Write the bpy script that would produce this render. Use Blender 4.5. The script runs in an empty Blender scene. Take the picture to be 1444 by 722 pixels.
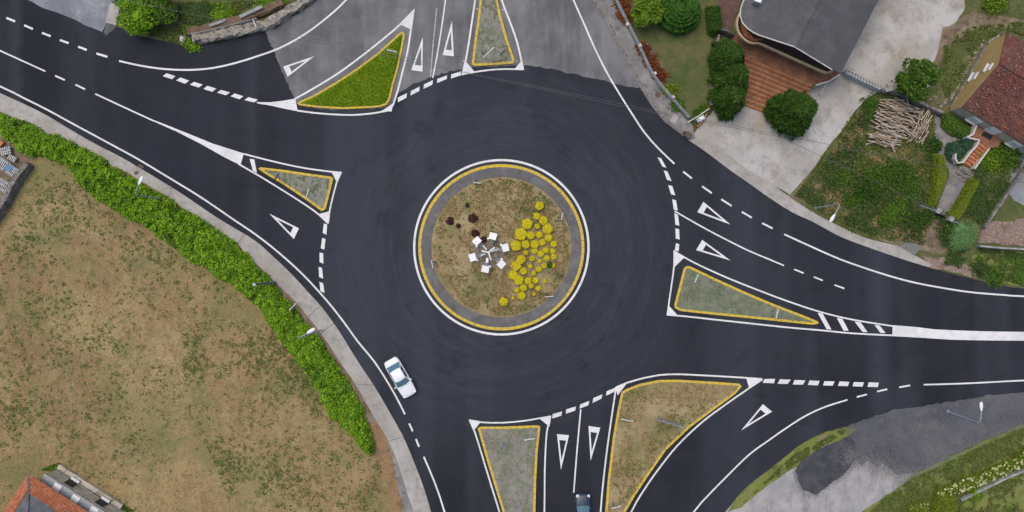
import bpy, bmesh, math, random
import numpy as np
from mathutils import Vector, noise as mn
from mathutils.geometry import tessellate_polygon
random.seed(7); RNG = np.random.default_rng(7)
PI = math.pi; R = math.radians
sc = bpy.context.scene; COL = sc.collection

# ------------------------------------------------------------------ camera, sky, sun, exposure
CAMH = 90.0; PXM = 12.9
cam_d = bpy.data.cameras.new('camera'); cam = bpy.data.objects.new('camera', cam_d); COL.objects.link(cam)
cam.location = (0, 0, CAMH); cam.rotation_euler = (0, 0, 0)
cam_d.sensor_width = 36; cam_d.sensor_fit = 'HORIZONTAL'; cam_d.lens = 36*CAMH/(1444/PXM)
cam_d.clip_start = 0.5; cam_d.clip_end = 2500
sc.camera = cam
w = bpy.data.worlds.new('World'); sc.world = w; w.use_nodes = True
nt = w.node_tree; bg = nt.nodes['Background']
sky = nt.nodes.new('ShaderNodeTexSky'); sky.sky_type = 'NISHITA'; sky.sun_disc = False
SUN_EL, SUN_AZ = 70, 320
sky.sun_elevation = R(SUN_EL); sky.sun_rotation = R(SUN_AZ); sky.dust_density = 4.0; sky.air_density = 1.0; sky.ozone_density = 1.0
nt.links.new(sky.outputs[0], bg.inputs[0]); bg.inputs[1].default_value = 0.15
sun_d = bpy.data.lights.new('sun', 'SUN'); sun = bpy.data.objects.new('sun', sun_d); COL.objects.link(sun)
sun_d.energy = 1.35; sun_d.angle = R(38); sun_d.color = (1, .93, .82)
az = R(SUN_AZ); el = R(SUN_EL)
dvec = Vector((math.sin(az)*math.cos(el), math.cos(az)*math.cos(el), math.sin(el)))
sun.rotation_euler = dvec.to_track_quat('Z', 'Y').to_euler()
sc.view_settings.view_transform = 'Standard'; sc.view_settings.look = 'None'; sc.view_settings.gamma = 1
sc.view_settings.exposure = 0.0

# ------------------------------------------------------------------ coordinates
def W(x, y, z=0.0):
    f = (CAMH-z)/CAMH/PXM
    return ((x-722)*f, (361-y)*f, z)
def cr(ox, oy, s, pts): return [(ox+x/s, oy+y/s) for x, y in pts]
S3 = 2.997
def m2(pts, z=0.0): return [W(x, y, z)[:2] for x, y in pts]

# ------------------------------------------------------------------ materials
def new_mat(name):
    m = bpy.data.materials.new(name); m.use_nodes = True
    return m, m.node_tree.nodes, m.node_tree.links, m.node_tree.nodes['Principled BSDF']
def c4(c): return (c[0], c[1], c[2], 1)
def noise_fac(N, L, scale, lo, hi, detail=4, rough=.6, stretch=None, rot=0, off=(0, 0, 0), src=None):
    if src is None:
        g = N.new('ShaderNodeNewGeometry'); src = g.outputs['Position']
    mp = N.new('ShaderNodeMapping'); mp.inputs['Location'].default_value = off
    if stretch: mp.inputs['Scale'].default_value = stretch
    mp.inputs['Rotation'].default_value = (0, 0, rot); L.new(src, mp.inputs[0])
    n = N.new('ShaderNodeTexNoise'); n.inputs['Scale'].default_value = scale; n.inputs['Detail'].default_value = detail
    n.inputs['Roughness'].default_value = rough; L.new(mp.outputs[0], n.inputs['Vector'])
    r = N.new('ShaderNodeMapRange'); r.inputs[1].default_value = lo; r.inputs[2].default_value = hi
    L.new(n.outputs[0], r.inputs[0]); return r.outputs[0]
def mult(N, L, a, b):
    m = N.new('ShaderNodeMath'); m.operation = 'MULTIPLY'; L.new(a, m.inputs[0])
    if isinstance(b, float): m.inputs[1].default_value = b
    else: L.new(b, m.inputs[1])
    return m.outputs[0]
def pmat(name, base, layers=(), rough=.9, bump=0, bscale=8, bdist=.03, spec=.3, metal=0):
    m, N, L, P = new_mat(name)
    P.inputs['Roughness'].default_value = rough; P.inputs['Metallic'].default_value = metal
    P.inputs['Specular IOR Level'].default_value = spec
    rgb = N.new('ShaderNodeRGB'); rgb.outputs[0].default_value = c4(base); cur = rgb.outputs[0]
    for i, ly in enumerate(layers):
        col, scale, lo, hi = ly[:4]; kw = dict(ly[4]) if len(ly) > 4 else {}
        amt = kw.pop('amt', 1.0); gate = kw.pop('gate', None)
        f = noise_fac(N, L, scale, lo, hi, off=(i*17.3, i*5.1, i*3.7), **kw)
        if gate: f = mult(N, L, f, noise_fac(N, L, gate[0], gate[1], gate[2], detail=3, off=(i*9.1+4, 7, 2)))
        if amt != 1: f = mult(N, L, f, float(amt))
        mx = N.new('ShaderNodeMix'); mx.data_type = 'RGBA'; mx.clamp_factor = True
        L.new(f, mx.inputs[0]); L.new(cur, mx.inputs[6]); mx.inputs[7].default_value = c4(col); cur = mx.outputs[2]
    L.new(cur, P.inputs['Base Color'])
    if bump:
        n = N.new('ShaderNodeTexNoise'); n.inputs['Scale'].default_value = bscale; n.inputs['Detail'].default_value = 5
        g = N.new('ShaderNodeNewGeometry'); L.new(g.outputs['Position'], n.inputs['Vector'])
        b = N.new('ShaderNodeBump'); b.inputs['Strength'].default_value = bump; b.inputs['Distance'].default_value = bdist
        L.new(n.outputs[0], b.inputs['Height']); L.new(b.outputs[0], P.inputs['Normal'])
    return m
def leafmat(name, c1, c2, c3, trans=.25, rough=.6, big=None):
    m, N, L, P = new_mat(name)
    g = N.new('ShaderNodeNewGeometry'); ra = N.new('ShaderNodeValToRGB')
    ra.color_ramp.elements[0].color = c4(c1); ra.color_ramp.elements[1].color = c4(c3)
    e = ra.color_ramp.elements.new(.5); e.color = c4(c2)
    L.new(g.outputs['Random Per Island'], ra.inputs[0]); cur = ra.outputs[0]
    f = noise_fac(N, L, .7, .35, .65, detail=3)
    mx = N.new('ShaderNodeMix'); mx.data_type = 'RGBA'; L.new(mult(N, L, f, .45), mx.inputs[0]); L.new(cur, mx.inputs[6])
    mx.inputs[7].default_value = c4(big or c1); cur = mx.outputs[2]
    L.new(cur, P.inputs['Base Color']); P.inputs['Roughness'].default_value = rough; P.inputs['Specular IOR Level'].default_value = .25
    t = N.new('ShaderNodeBsdfTranslucent'); L.new(cur, t.inputs[0])
    ms = N.new('ShaderNodeMixShader'); ms.inputs[0].default_value = trans
    L.new(P.outputs[0], ms.inputs[1]); L.new(t.outputs[0], ms.inputs[2]); L.new(ms.outputs[0], N['Material Output'].inputs[0])
    return m
def tilemat(name, c1, c2, mortar, sx, sy, rot, rough=.85, bump=.5, patch=None, msize=.02):
    m, N, L, P = new_mat(name)
    g = N.new('ShaderNodeNewGeometry'); mp = N.new('ShaderNodeMapping'); mp.vector_type = 'POINT'
    mp.inputs['Rotation'].default_value = (0, 0, rot); L.new(g.outputs['Position'], mp.inputs[0])
    b = N.new('ShaderNodeTexBrick'); L.new(mp.outputs[0], b.inputs['Vector']); b.inputs['Scale'].default_value = 1
    b.inputs['Brick Width'].default_value = sx; b.inputs['Row Height'].default_value = sy
    b.inputs['Color1'].default_value = c4(c1); b.inputs['Color2'].default_value = c4(c2); b.inputs['Mortar'].default_value = c4(mortar)
    b.inputs['Mortar Size'].default_value = msize; b.inputs['Mortar Smooth'].default_value = .3
    cur = b.outputs[0]
    for pc, s, lo, hi, amt in (patch or ()):
        f = noise_fac(N, L, s, lo, hi, off=(s, 3, 1)); mx = N.new('ShaderNodeMix'); mx.data_type = 'RGBA'
        L.new(mult(N, L, f, float(amt)), mx.inputs[0]); L.new(cur, mx.inputs[6]); mx.inputs[7].default_value = c4(pc); cur = mx.outputs[2]
    L.new(cur, P.inputs['Base Color']); P.inputs['Roughness'].default_value = rough
    bp = N.new('ShaderNodeBump'); bp.inputs['Strength'].default_value = bump; bp.inputs['Distance'].default_value = .04
    inv = N.new('ShaderNodeMath'); inv.operation = 'SUBTRACT'; inv.inputs[0].default_value = 1; L.new(b.outputs['Fac'], inv.inputs[1])
    L.new(inv.outputs[0], bp.inputs['Height']); L.new(bp.outputs[0], P.inputs['Normal'])
    return m

def asphalt_new():
    m, N, L, P = new_mat('new_asphalt')
    g = N.new('ShaderNodeNewGeometry'); cx, cy, _ = W(707, 348.7)
    sub = N.new('ShaderNodeVectorMath'); sub.operation = 'SUBTRACT'; sub.inputs[1].default_value = (cx, cy, 0)
    L.new(g.outputs['Position'], sub.inputs[0])
    ln = N.new('ShaderNodeVectorMath'); ln.operation = 'LENGTH'; L.new(sub.outputs[0], ln.inputs[0])
    sp = N.new('ShaderNodeSeparateXYZ'); L.new(sub.outputs[0], sp.inputs[0])
    # rolled rings around the roundabout: noise stretched along the circle
    nm = N.new('ShaderNodeVectorMath'); nm.operation = 'NORMALIZE'; L.new(sub.outputs[0], nm.inputs[0])
    s2 = N.new('ShaderNodeVectorMath'); s2.operation = 'SCALE'; s2.inputs[3].default_value = 2.4; L.new(nm.outputs[0], s2.inputs[0])
    cb = N.new('ShaderNodeCombineXYZ'); L.new(ln.outputs['Value'], cb.inputs[2])
    ad = N.new('ShaderNodeVectorMath'); ad.operation = 'ADD'; L.new(s2.outputs[0], ad.inputs[0]); L.new(cb.outputs[0], ad.inputs[1])
    ring = noise_fac(N, L, 1.1, .46, .78, detail=4, rough=.75, src=ad.outputs[0])
    near = N.new('ShaderNodeMapRange'); L.new(ln.outputs['Value'], near.inputs[0]); near.inputs[1].default_value = 23; near.inputs[2].default_value = 15
    ring = mult(N, L, ring, near.outputs[0])
    cur = N.new('ShaderNodeRGB').outputs[0]; cur.default_value = (.0095, .0116, .0175, 1)
    def mix(f, c, cur):
        mx = N.new('ShaderNodeMix'); mx.data_type = 'RGBA'; L.new(f, mx.inputs[0]); L.new(cur, mx.inputs[6]); mx.inputs[7].default_value = c4(c); return mx.outputs[2]
    # the surface inside the ring is polished lighter by traffic than the fresh approaches
    pol = N.new('ShaderNodeMapRange'); L.new(ln.outputs['Value'], pol.inputs[0]); pol.inputs[1].default_value = 27; pol.inputs[2].default_value = 13
    cur = mix(mult(N, L, pol.outputs[0], .85), (.0340, .0415, .058), cur)
    cur = mix(mult(N, L, noise_fac(N, L, .045, .42, .60, detail=3), .6), (.0225, .0255, .039), cur)
    cur = mix(mult(N, L, noise_fac(N, L, .22, .45, .7, detail=4, off=(9, 3, 1)), .4), (.029, .028, .034), cur)
    cur = mix(mult(N, L, noise_fac(N, L, .5, .5, .75, detail=4, stretch=(1, .12, 1), rot=R(25), off=(2, 8, 1)), .25), (.030, .028, .031), cur)
    cur = mix(mult(N, L, noise_fac(N, L, .16, .50, .66, detail=2, stretch=(1, .05, 1), off=(31, 2, 5)), .8), (.039, .046, .060), cur)
    cur = mix(mult(N, L, noise_fac(N, L, .20, .50, .68, detail=3, stretch=(1, .05, 1), rot=R(-62), off=(12, 2, 5)), .45), (.027, .030, .042), cur)
    cur = mix(mult(N, L, noise_fac(N, L, .35, .56, .72, detail=4, off=(50, 2, 5)), .55), (.0095, .0100, .0150), cur)
    cur = mix(mult(N, L, ring, .8), (.052, .058, .070), cur)
    cur = mix(mult(N, L, noise_fac(N, L, 9, .3, .8, detail=6, rough=.8), .40), (.034, .036, .046), cur)
    cur = mix(mult(N, L, noise_fac(N, L, 30, .55, .7, detail=2), .3), (.08, .08, .08), cur)
    L.new(cur, P.inputs['Base Color']); P.inputs['Roughness'].default_value = .88; P.inputs['Specular IOR Level'].default_value = .2
    n = N.new('ShaderNodeTexNoise'); n.inputs['Scale'].default_value = 25; L.new(g.outputs['Position'], n.inputs['Vector'])
    b = N.new('ShaderNodeBump'); b.inputs['Strength'].default_value = .4; b.inputs['Distance'].default_value = .01
    L.new(n.outputs[0], b.inputs['Height']); L.new(b.outputs[0], P.inputs['Normal'])
    return m
M = {}
M['asphalt'] = asphalt_new()
M['old_asphalt'] = pmat('old_asphalt', (.090, .091, .101), [
    ((.175, .175, .182), .14, .42, .6), ((.085, .085, .092), .5, .5, .72, {'stretch': (1, .14, 1), 'rot': R(8), 'amt': .7}),
    ((.22, .215, .215), 1.0, .50, .74, {'stretch': (1, .16, 1), 'rot': R(-28), 'amt': .5}), ((.06, .06, .066), .35, .52, .68, {'stretch': (1, .12, 1), 'rot': R(-5), 'amt': .55}), ((.07, .07, .075), 3, .58, .72, {'amt': .5}),
    ((.22, .22, .21), 14, .4, .8, {'amt': .45, 'rough': .8})], bump=.3, bscale=20, bdist=.01)
M['seam'] = pmat('road_sealant', (.012, .012, .016), rough=.6)
M['white_paint'] = pmat('white_road_paint', (.70, .70, .70), [((.48, .48, .49), 1.3, .45, .72, {'amt': .55}), ((.22, .22, .23), 9, .58, .72, {'amt': .5}), ((.5, .5, .5), .3, .5, .65, {'amt': .45})], rough=.7)
M['worn_paint'] = pmat('worn_road_paint', (.45, .45, .45), [((.2, .2, .2), 5, .4, .65, {'amt': .8})], rough=.8)
def kerbmat():
    return pmat('yellow_kerb_paint', (.60, .42, .035), [((.50, .38, .11), 1.5, .42, .62, {'amt': .7}), ((.20, .14, .05), 6, .55, .68, {'amt': .75}), ((.36, .34, .28), 3.2, .6, .7)], rough=.8)
M['kerb'] = kerbmat()
M['concrete'] = pmat('pavement_concrete', (.31, .29, .265), [((.40, .385, .36), .3, .4, .65), ((.22, .20, .175), 1.4, .48, .72, {'amt': .75}),
    ((.15, .14, .12), 4, .6, .75, {'amt': .6}), ((.44, .42, .40), 12, .45, .8, {'amt': .5})], bump=.3, bscale=12, bdist=.02)
M['concrete_dark'] = pmat('grey_worn_pavement', (.18, .172, .17), [((.26, .25, .24), .5, .45, .65), ((.10, .095, .09), 1.5, .5, .7, {'amt': .8}),
    ((.30, .285, .27), 9, .5, .75, {'amt': .5}), ((.14, .11, .07), 2.2, .58, .7, {'amt': .6})], bump=.4, bscale=10, bdist=.02)
M['apron'] = pmat('grey_apron_concrete', (.115, .112, .118), [((.17, .165, .165), .5, .45, .65), ((.075, .07, .07), 1.5, .5, .7, {'amt': .7}), ((.20, .195, .185), 9, .5, .75, {'amt': .4}), ((.09, .085, .08), .3, .5, .7, {'amt': .6})], bump=.3, bscale=10, bdist=.02)
M['drive'] = pmat('driveway_concrete', (.34, .325, .305), [((.44, .425, .41), .25, .42, .62), ((.24, .22, .19), .6, .5, .7, {'amt': .8}),
    ((.30, .245, .18), .45, .55, .72, {'amt': .8}), ((.17, .16, .14), 3, .58, .72, {'amt': .7}), ((.48, .46, .44), 10, .5, .8, {'amt': .5})], bump=.3, bscale=9, bdist=.02)
M['drive_blue'] = pmat('bluish_driveway_concrete', (.17, .185, .215), [((.27, .285, .31), .25, .42, .62), ((.24, .21, .17), .3, .55, .7, {'amt': .8}),
    ((.36, .36, .36), 1.0, .58, .75, {'amt': .7}), ((.10, .10, .105), 4, .55, .72, {'amt': .6}), ((.3, .3, .3), 12, .5, .8, {'amt': .4})], bump=.3)
M['gravel_dark'] = pmat('grey_gravel', (.072, .076, .090), [((.105, .105, .115), .18, .40, .66), ((.058, .060, .068), .9, .5, .7, {'amt': .6}), ((.13, .128, .125), .5, .55, .72, {'amt': .6}),
    ((.24, .235, .23), 7, .55, .75, {'amt': .7}), ((.17, .15, .12), 1.2, .6, .75, {'amt': .5})], bump=.5, bscale=14)
M['tar'] = pmat('fresh_tar_patch', (.040, .043, .053), [((.08, .08, .09), .8, .4, .7), ((.13, .13, .13), 10, .55, .75, {'amt': .5})], bump=.4, bscale=14)
M['track'] = pmat('light_gravel_track', (.27, .265, .27), [((.36, .35, .345), .5, .4, .65), ((.17, .165, .165), 1.0, .5, .7, {'amt': .8, 'stretch': (1, .35, 1), 'rot': R(-40)}),
    ((.46, .45, .44), 8, .55, .75, {'amt': .6})], bump=.4, bscale=14)
M['ground'] = pmat('rough_grass_ground', (.072, .095, .026), [((.12, .118, .047), .25, .4, .6), ((.22, .175, .10), .4, .53, .68, {'amt': .8}), ((.055, .10, .018), .8, .52, .66, {'amt': .8}),
    ((.15, .15, .065), 3.2, .5, .7, {'amt': .7}), ((.030, .050, .012), 7, .52, .72, {'amt': .8}), ((.22, .19, .12), 9, .6, .75, {'amt': .6})], bump=1, bscale=7, bdist=.12)
M['field'] = pmat('dry_mown_field', (.275, .190, .085), [
    ((.35, .26, .125), .05, .44, .58), ((.215, .135, .062), .07, .50, .62, {'amt': .8}), ((.22, .15, .08), .3, .50, .68, {'amt': .5}), ((.36, .285, .155), 1.3, .5, .75, {'amt': .7, 'stretch': (1, .5, 1), 'rot': R(-35)}),
    ((.155, .105, .055), 2.6, .52, .72, {'amt': .75}), ((.165, .16, .06), .10, .50, .64, {'amt': .8}), ((.15, .15, .055), .35, .52, .66, {'amt': .6}), ((.085, .11, .03), 1.8, .52, .64, {'amt': .9, 'gate': (.13, .44, .60)}),
    ((.13, .13, .04), 5, .56, .68, {'amt': .8, 'gate': (.2, .40, .55)}), ((.43, .32, .17), 7, .52, .75, {'amt': .6}), ((.12, .085, .045), 9, .55, .75, {'amt': .7})], bump=1, bscale=6, bdist=.1)
M['island_soil'] = pmat('island_dry_grass', (.265, .20, .10), [((.33, .26, .145), .4, .42, .62), ((.155, .16, .055), .35, .5, .68, {'amt': .8}), ((.10, .11, .035), 2.2, .55, .68, {'amt': .7}),
    ((.34, .27, .16), 6, .52, .75, {'amt': .6}), ((.11, .075, .045), 5, .58, .72, {'amt': .8})], bump=.8, bscale=8, bdist=.08)
M['island_gravel'] = pmat('weedy_island_surface', (.20, .185, .165), [((.25, .24, .20), .6, .42, .65), ((.12, .16, .075), 1.1, .46, .66, {'amt': .85}), ((.28, .27, .22), 4, .5, .72, {'amt': .7, 'stretch': (1, .3, 1), 'rot': R(50)}),
    ((.10, .085, .08), 3, .55, .7, {'amt': .75}), ((.30, .30, .25), 9, .55, .72, {'amt': .6})], bump=.7, bscale=8, bdist=.05)
M['island_green'] = pmat('green_tinged_island_surface', (.15, .165, .115), [((.20, .215, .15), .6, .42, .65), ((.10, .15, .065), 1.1, .46, .66, {'amt': .85}),
    ((.16, .12, .125), 1.7, .52, .68, {'amt': .8}), ((.26, .28, .20), 5, .55, .72, {'amt': .6}), ((.085, .075, .075), 4, .57, .7, {'amt': .6})], bump=.7, bscale=8, bdist=.05)
M['turf'] = pmat('lush_turf', (.11, .19, .006), [((.18, .23, .012), .8, .45, .65), ((.04, .075, .005), 4, .5, .7)], bump=1, bscale=9, bdist=.06)
M['lawn'] = pmat('short_garden_lawn', (.075, .095, .030), [((.115, .11, .043), .25, .42, .6), ((.055, .085, .02), .6, .5, .66), ((.15, .12, .065), 1.2, .58, .72, {'amt': .7}), ((.16, .17, .075), 7, .52, .75, {'amt': .5})], bump=.8, bscale=9, bdist=.06)
M['lawn2'] = pmat('bright_verge_grass', (.14, .185, .035), [((.19, .205, .055), .3, .42, .6), ((.065, .105, .018), .7, .5, .66), ((.19, .15, .085), .5, .56, .7, {'amt': .8}), ((.19, .20, .08), 6, .52, .75, {'amt': .6}), ((.05, .07, .015), 8, .55, .72, {'amt': .6})], bump=.9, bscale=8, bdist=.1)
M['dirt'] = pmat('brown_verge_soil', (.17, .125, .085), [((.24, .19, .13), .7, .45, .65), ((.09, .065, .045), 1.5, .5, .7), ((.12, .14, .04), .9, .57, .68, {'amt': .7}), ((.33, .29, .22), 7, .58, .72, {'amt': .6})], bump=.8, bscale=8, bdist=.08)
M['orange_soil'] = pmat('orange_brown_bank', (.25, .15, .075), [((.16, .10, .06), .9, .45, .65), ((.33, .23, .14), 5, .52, .72), ((.10, .12, .03), 1.5, .6, .7)], bump=.8)
M['bark_soil'] = pmat('reddish_brown_soil', (.155, .10, .065), [((.10, .07, .05), 1.0, .45, .65), ((.23, .15, .09), 5, .52, .72)], bump=.8)
M['rubble'] = pmat('pinkish_rubble', (.25, .185, .15), [((.13, .075, .045), .6, .5, .68), ((.42, .36, .32), 4, .55, .68), ((.09, .08, .05), 3, .6, .72)], bump=1, bscale=7, bdist=.15)
M['stone'] = pmat('rough_stone', (.26, .235, .20), [((.38, .35, .31), 1.4, .48, .62), ((.10, .085, .07), 2.4, .5, .64), ((.14, .13, .05), 1.1, .58, .7, {'amt': .7}), ((.48, .45, .40), 6, .58, .72)], bump=1, bscale=4, bdist=.15)
M['stone_grey'] = pmat('grey_stone_wall', (.17, .155, .145), [((.25, .235, .22), 1.6, .48, .62), ((.08, .07, .06), 2.6, .5, .66), ((.13, .12, .05), 1.1, .58, .7, {'amt': .6}), ((.30, .28, .25), 6, .58, .72)], bump=1, bscale=4, bdist=.12)
M['cap'] = pmat('weathered_cap_concrete', (.25, .265, .26), [((.35, .36, .35), 1, .45, .65), ((.14, .15, .14), 2.5, .52, .7)], bump=.4)
M['terracotta_floor'] = tilemat('terracotta_floor', (.27, .115, .060), (.21, .085, .045), (.12, .06, .04), .35, .35, R(-22), patch=[((.35, .19, .11), .8, .45, .7, .6)])
M['terracotta_step'] = pmat('terracotta_step', (.30, .13, .065), [((.38, .19, .10), .9, .45, .7), ((.17, .08, .05), 2.2, .52, .7), ((.42, .25, .15), 6, .55, .75, {'amt': .5})])
M['step_edge'] = pmat('dark_step_nosing', (.09, .045, .03), [((.14, .07, .05), 3, .4, .7)])
M['slate'] = tilemat('grey_slate_roof', (.092, .092, .100), (.080, .080, .088), (.060, .060, .066), .30, .21, R(-27), patch=[((.12, .12, .13), .5, .45, .7, .7), ((.45, .44, .43), 2.2, .72, .76, .8), ((.09, .085, .08), 1.7, .55, .7, .5)], msize=.035, bump=.8)
M['red_tile'] = tilemat('red_clay_roof', (.21, .060, .038), (.155, .046, .032), (.045, .02, .018), .34, .22, R(31), patch=[((.22, .10, .07), 1.2, .45, .65, .7), ((.085, .04, .038), .6, .45, .65, .8), ((.42, .30, .22), 3.0, .66, .72, .8), ((.30, .16, .10), 5, .6, .7, .7)], msize=.03, bump=1)
M['clay'] = pmat('orange_clay_tile', (.40, .135, .062), [((.52, .22, .12), 2.0, .45, .65), ((.25, .08, .045), 3, .52, .7), ((.50, .40, .32), 4, .66, .76)], rough=.8)
M['blue_slate'] = tilemat('blue_grey_roof', (.135, .145, .165), (.105, .113, .13), (.06, .065, .075), 1.4, .14, R(57), patch=[((.20, .205, .22), .8, .45, .7, .6)], msize=.03, bump=.9)
M['grey_tile'] = tilemat('light_grey_tile_roof', (.36, .385, .41), (.30, .32, .345), (.18, .19, .20), .5, .22, R(34), patch=[((.36, .37, .38), .8, .45, .7, .6)], msize=.025)
M['paving'] = pmat('weathered_stone_paving', (.44, .39, .32), [((.54, .49, .42), 1, .45, .65), ((.15, .13, .09), 1.8, .5, .7), ((.34, .32, .28), 6, .5, .75, {'amt': .6})], bump=.5)
M['ochre'] = pmat('ochre_render', (.38, .265, .11), [((.44, .32, .15), .5, .4, .7), ((.28, .20, .09), 2, .55, .75, {'amt': .6})], bump=.1)
M['grey_render'] = pmat('greenish_grey_render', (.36, .35, .27), [((.43, .41, .33), .8, .4, .7), ((.15, .15, .11), 2, .55, .75, {'amt': .6})], bump=.1)
M['cream'] = pmat('cream_render', (.55, .42, .26), [((.46, .34, .20), 1.5, .45, .7)], bump=.1)
M['white_render'] = pmat('white_render', (.58, .55, .50), [((.44, .41, .36), 2, .5, .7)], bump=.1)
M['dark_floor'] = pmat('dark_balcony_floor', (.055, .04, .036), [((.09, .065, .05), 2, .45, .7)])
M['white_metal'] = pmat('white_metal', (.74, .75, .76), [((.6, .6, .6), 3, .5, .8, {'amt': .4})], rough=.45)
M['galv'] = pmat('galvanised_steel', (.38, .42, .45), [((.28, .31, .34), 3, .4, .7)], rough=.5, metal=.3)
M['blue_steel'] = pmat('pale_blue_steel', (.24, .34, .45), [((.3, .4, .5), 3, .4, .7)], rough=.5)
M['dark'] = pmat('dark_plastic', (.02, .02, .022), rough=.6)
M['wood_pole'] = pmat('grey_weathered_wood', (.20, .20, .19), [((.12, .12, .11), 5, .45, .7)])
M['glass'] = pmat('dark_glass', (.03, .055, .07), rough=.12, spec=.8)
M['glass_blue'] = pmat('bluish_glass', (.07, .15, .20), rough=.10, spec=.8)
M['car_white'] = pmat('white_car_paint', (.74, .76, .79), rough=.22, spec=.6)
M['car_blue'] = pmat('dark_blue_car_paint', (.016, .035, .062), rough=.3, spec=.4)
M['rubber'] = pmat('tyre_rubber', (.02, .02, .02), rough=.85)
M['rim'] = pmat('alloy_rim', (.4, .4, .42), rough=.35, metal=.8)
M['blind'] = pmat('pale_window_blind', (.48, .50, .54), rough=.4)
M['pale_slat'] = pmat('dirty_pale_plastic', (.46, .46, .46), [((.28, .27, .26), 3, .45, .65)])
M['lamp_clear'] = pmat('headlight_glass', (.75, .77, .8), rough=.15, spec=.8)
M['lamp_red'] = pmat('red_lamp_plastic', (.35, .02, .02), rough=.25)
M['sign_blue'] = pmat('blue_sign_face', (.02, .10, .38), rough=.4)
M['sign_grey'] = pmat('grey_sign_back', (.30, .33, .36), [((.24, .27, .3), 2, .4, .7)], rough=.5)
M['bark'] = pmat('tree_bark', (.11, .085, .06), [((.06, .045, .035), 6, .4, .7)], bump=.8, bscale=12)
M['log'] = pmat('weathered_log', (.36, .29, .22), [((.56, .49, .42), 1.6, .42, .6), ((.15, .10, .07), 2.6, .5, .64), ((.30, .19, .10), 1.1, .55, .68)], bump=.7, bscale=10)
M['log_end'] = pmat('cut_log_end', (.50, .38, .24), [((.34, .24, .14), 9, .4, .7)])
M['rust'] = pmat('brown_iron_cover', (.12, .075, .06), [((.07, .05, .045), 5, .4, .7)], rough=.7)
M['cable'] = pmat('cable_sheath', (.10, .10, .11), rough=.6)
M['orange'] = pmat('orange_plastic', (.42, .17, .06), rough=.6)
M['blue_plastic'] = pmat('blue_plastic_sheet', (.06, .20, .38), rough=.5)
M['white_petal'] = leafmat('cream_petals', (.30, .34, .10), (.50, .50, .24), (.62, .60, .36), trans=.15)
# foliage
M['hedge_leaf'] = leafmat('bright_hedge_leaf', (.065, .155, .005), (.17, .35, .010), (.36, .56, .03), big=(.075, .17, .006))
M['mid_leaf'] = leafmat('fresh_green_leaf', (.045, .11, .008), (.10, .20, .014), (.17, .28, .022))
M['hedge_core'] = pmat('hedge_core_leaf', (.06, .12, .01), [((.10, .17, .015), 4, .4, .7)])
M['tree_leaf'] = leafmat('mid_green_leaf', (.032, .085, .008), (.075, .155, .014), (.14, .24, .022))
M['lime_leaf'] = leafmat('lime_green_leaf', (.07, .15, .008), (.14, .24, .014), (.24, .35, .025))
M['conifer_leaf'] = leafmat('dark_conifer_leaf', (.013, .044, .003), (.034, .085, .006), (.075, .15, .012), trans=.12)
M['juniper_leaf'] = leafmat('juniper_leaf', (.02, .075, .006), (.045, .135, .010), (.08, .19, .016), trans=.12)
M['gold_leaf'] = leafmat('golden_shrub_leaf', (.18, .19, .006), (.68, .56, .010), (.85, .75, .03), trans=.15, big=(.62, .56, .01))
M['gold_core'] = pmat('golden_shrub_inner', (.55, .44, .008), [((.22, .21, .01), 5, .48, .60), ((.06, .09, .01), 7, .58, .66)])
M['plum_leaf'] = leafmat('dark_purple_leaf', (.035, .014, .013), (.065, .025, .023), (.11, .05, .045), trans=.1)
M['silver_leaf'] = leafmat('silvery_green_leaf', (.09, .18, .06), (.15, .28, .09), (.24, .38, .15))
M['teal_leaf'] = leafmat('blue_green_leaf', (.025, .065, .035), (.035, .085, .045), (.05, .11, .06), trans=.1)
M['olive_leaf'] = leafmat('olive_box_leaf', (.09, .13, .006), (.14, .19, .010), (.21, .26, .015), trans=.15)
M['grass_blade'] = leafmat('green_grass_blade', (.085, .12, .022), (.13, .165, .04), (.19, .22, .065))
M['dry_blade'] = leafmat('dry_grass_blade', (.27, .185, .085), (.35, .25, .12), (.43, .32, .17))
M['weed_blade'] = leafmat('grey_green_weed', (.14, .18, .10), (.20, .24, .14), (.28, .31, .20))
M['wild_leaf'] = leafmat('wild_green_leaf', (.030, .065, .012), (.055, .10, .020), (.11, .155, .04))
M['pale_weed'] = leafmat('pale_dead_weed', (.20, .19, .15), (.26, .25, .19), (.33, .32, .25))
M['mid_leaf'] = leafmat('fresh_green_leaf', (.045, .11, .008), (.10, .20, .014), (.17, .28, .022))
M['pale_grit'] = leafmat('pale_grit', (.13, .13, .135), (.18, .18, .18), (.25, .25, .25), trans=0, rough=.9)
M['dark_grit'] = leafmat('dark_grit', (.06, .062, .07), (.085, .088, .098), (.12, .12, .13), trans=0, rough=.9)
M['turf_blade'] = leafmat('turf_blade', (.10, .22, .004), (.20, .32, .008), (.34, .40, .02))
M['rust_leaf'] = leafmat('rust_red_leaf', (.13, .035, .010), (.19, .055, .018), (.24, .10, .03))

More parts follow.
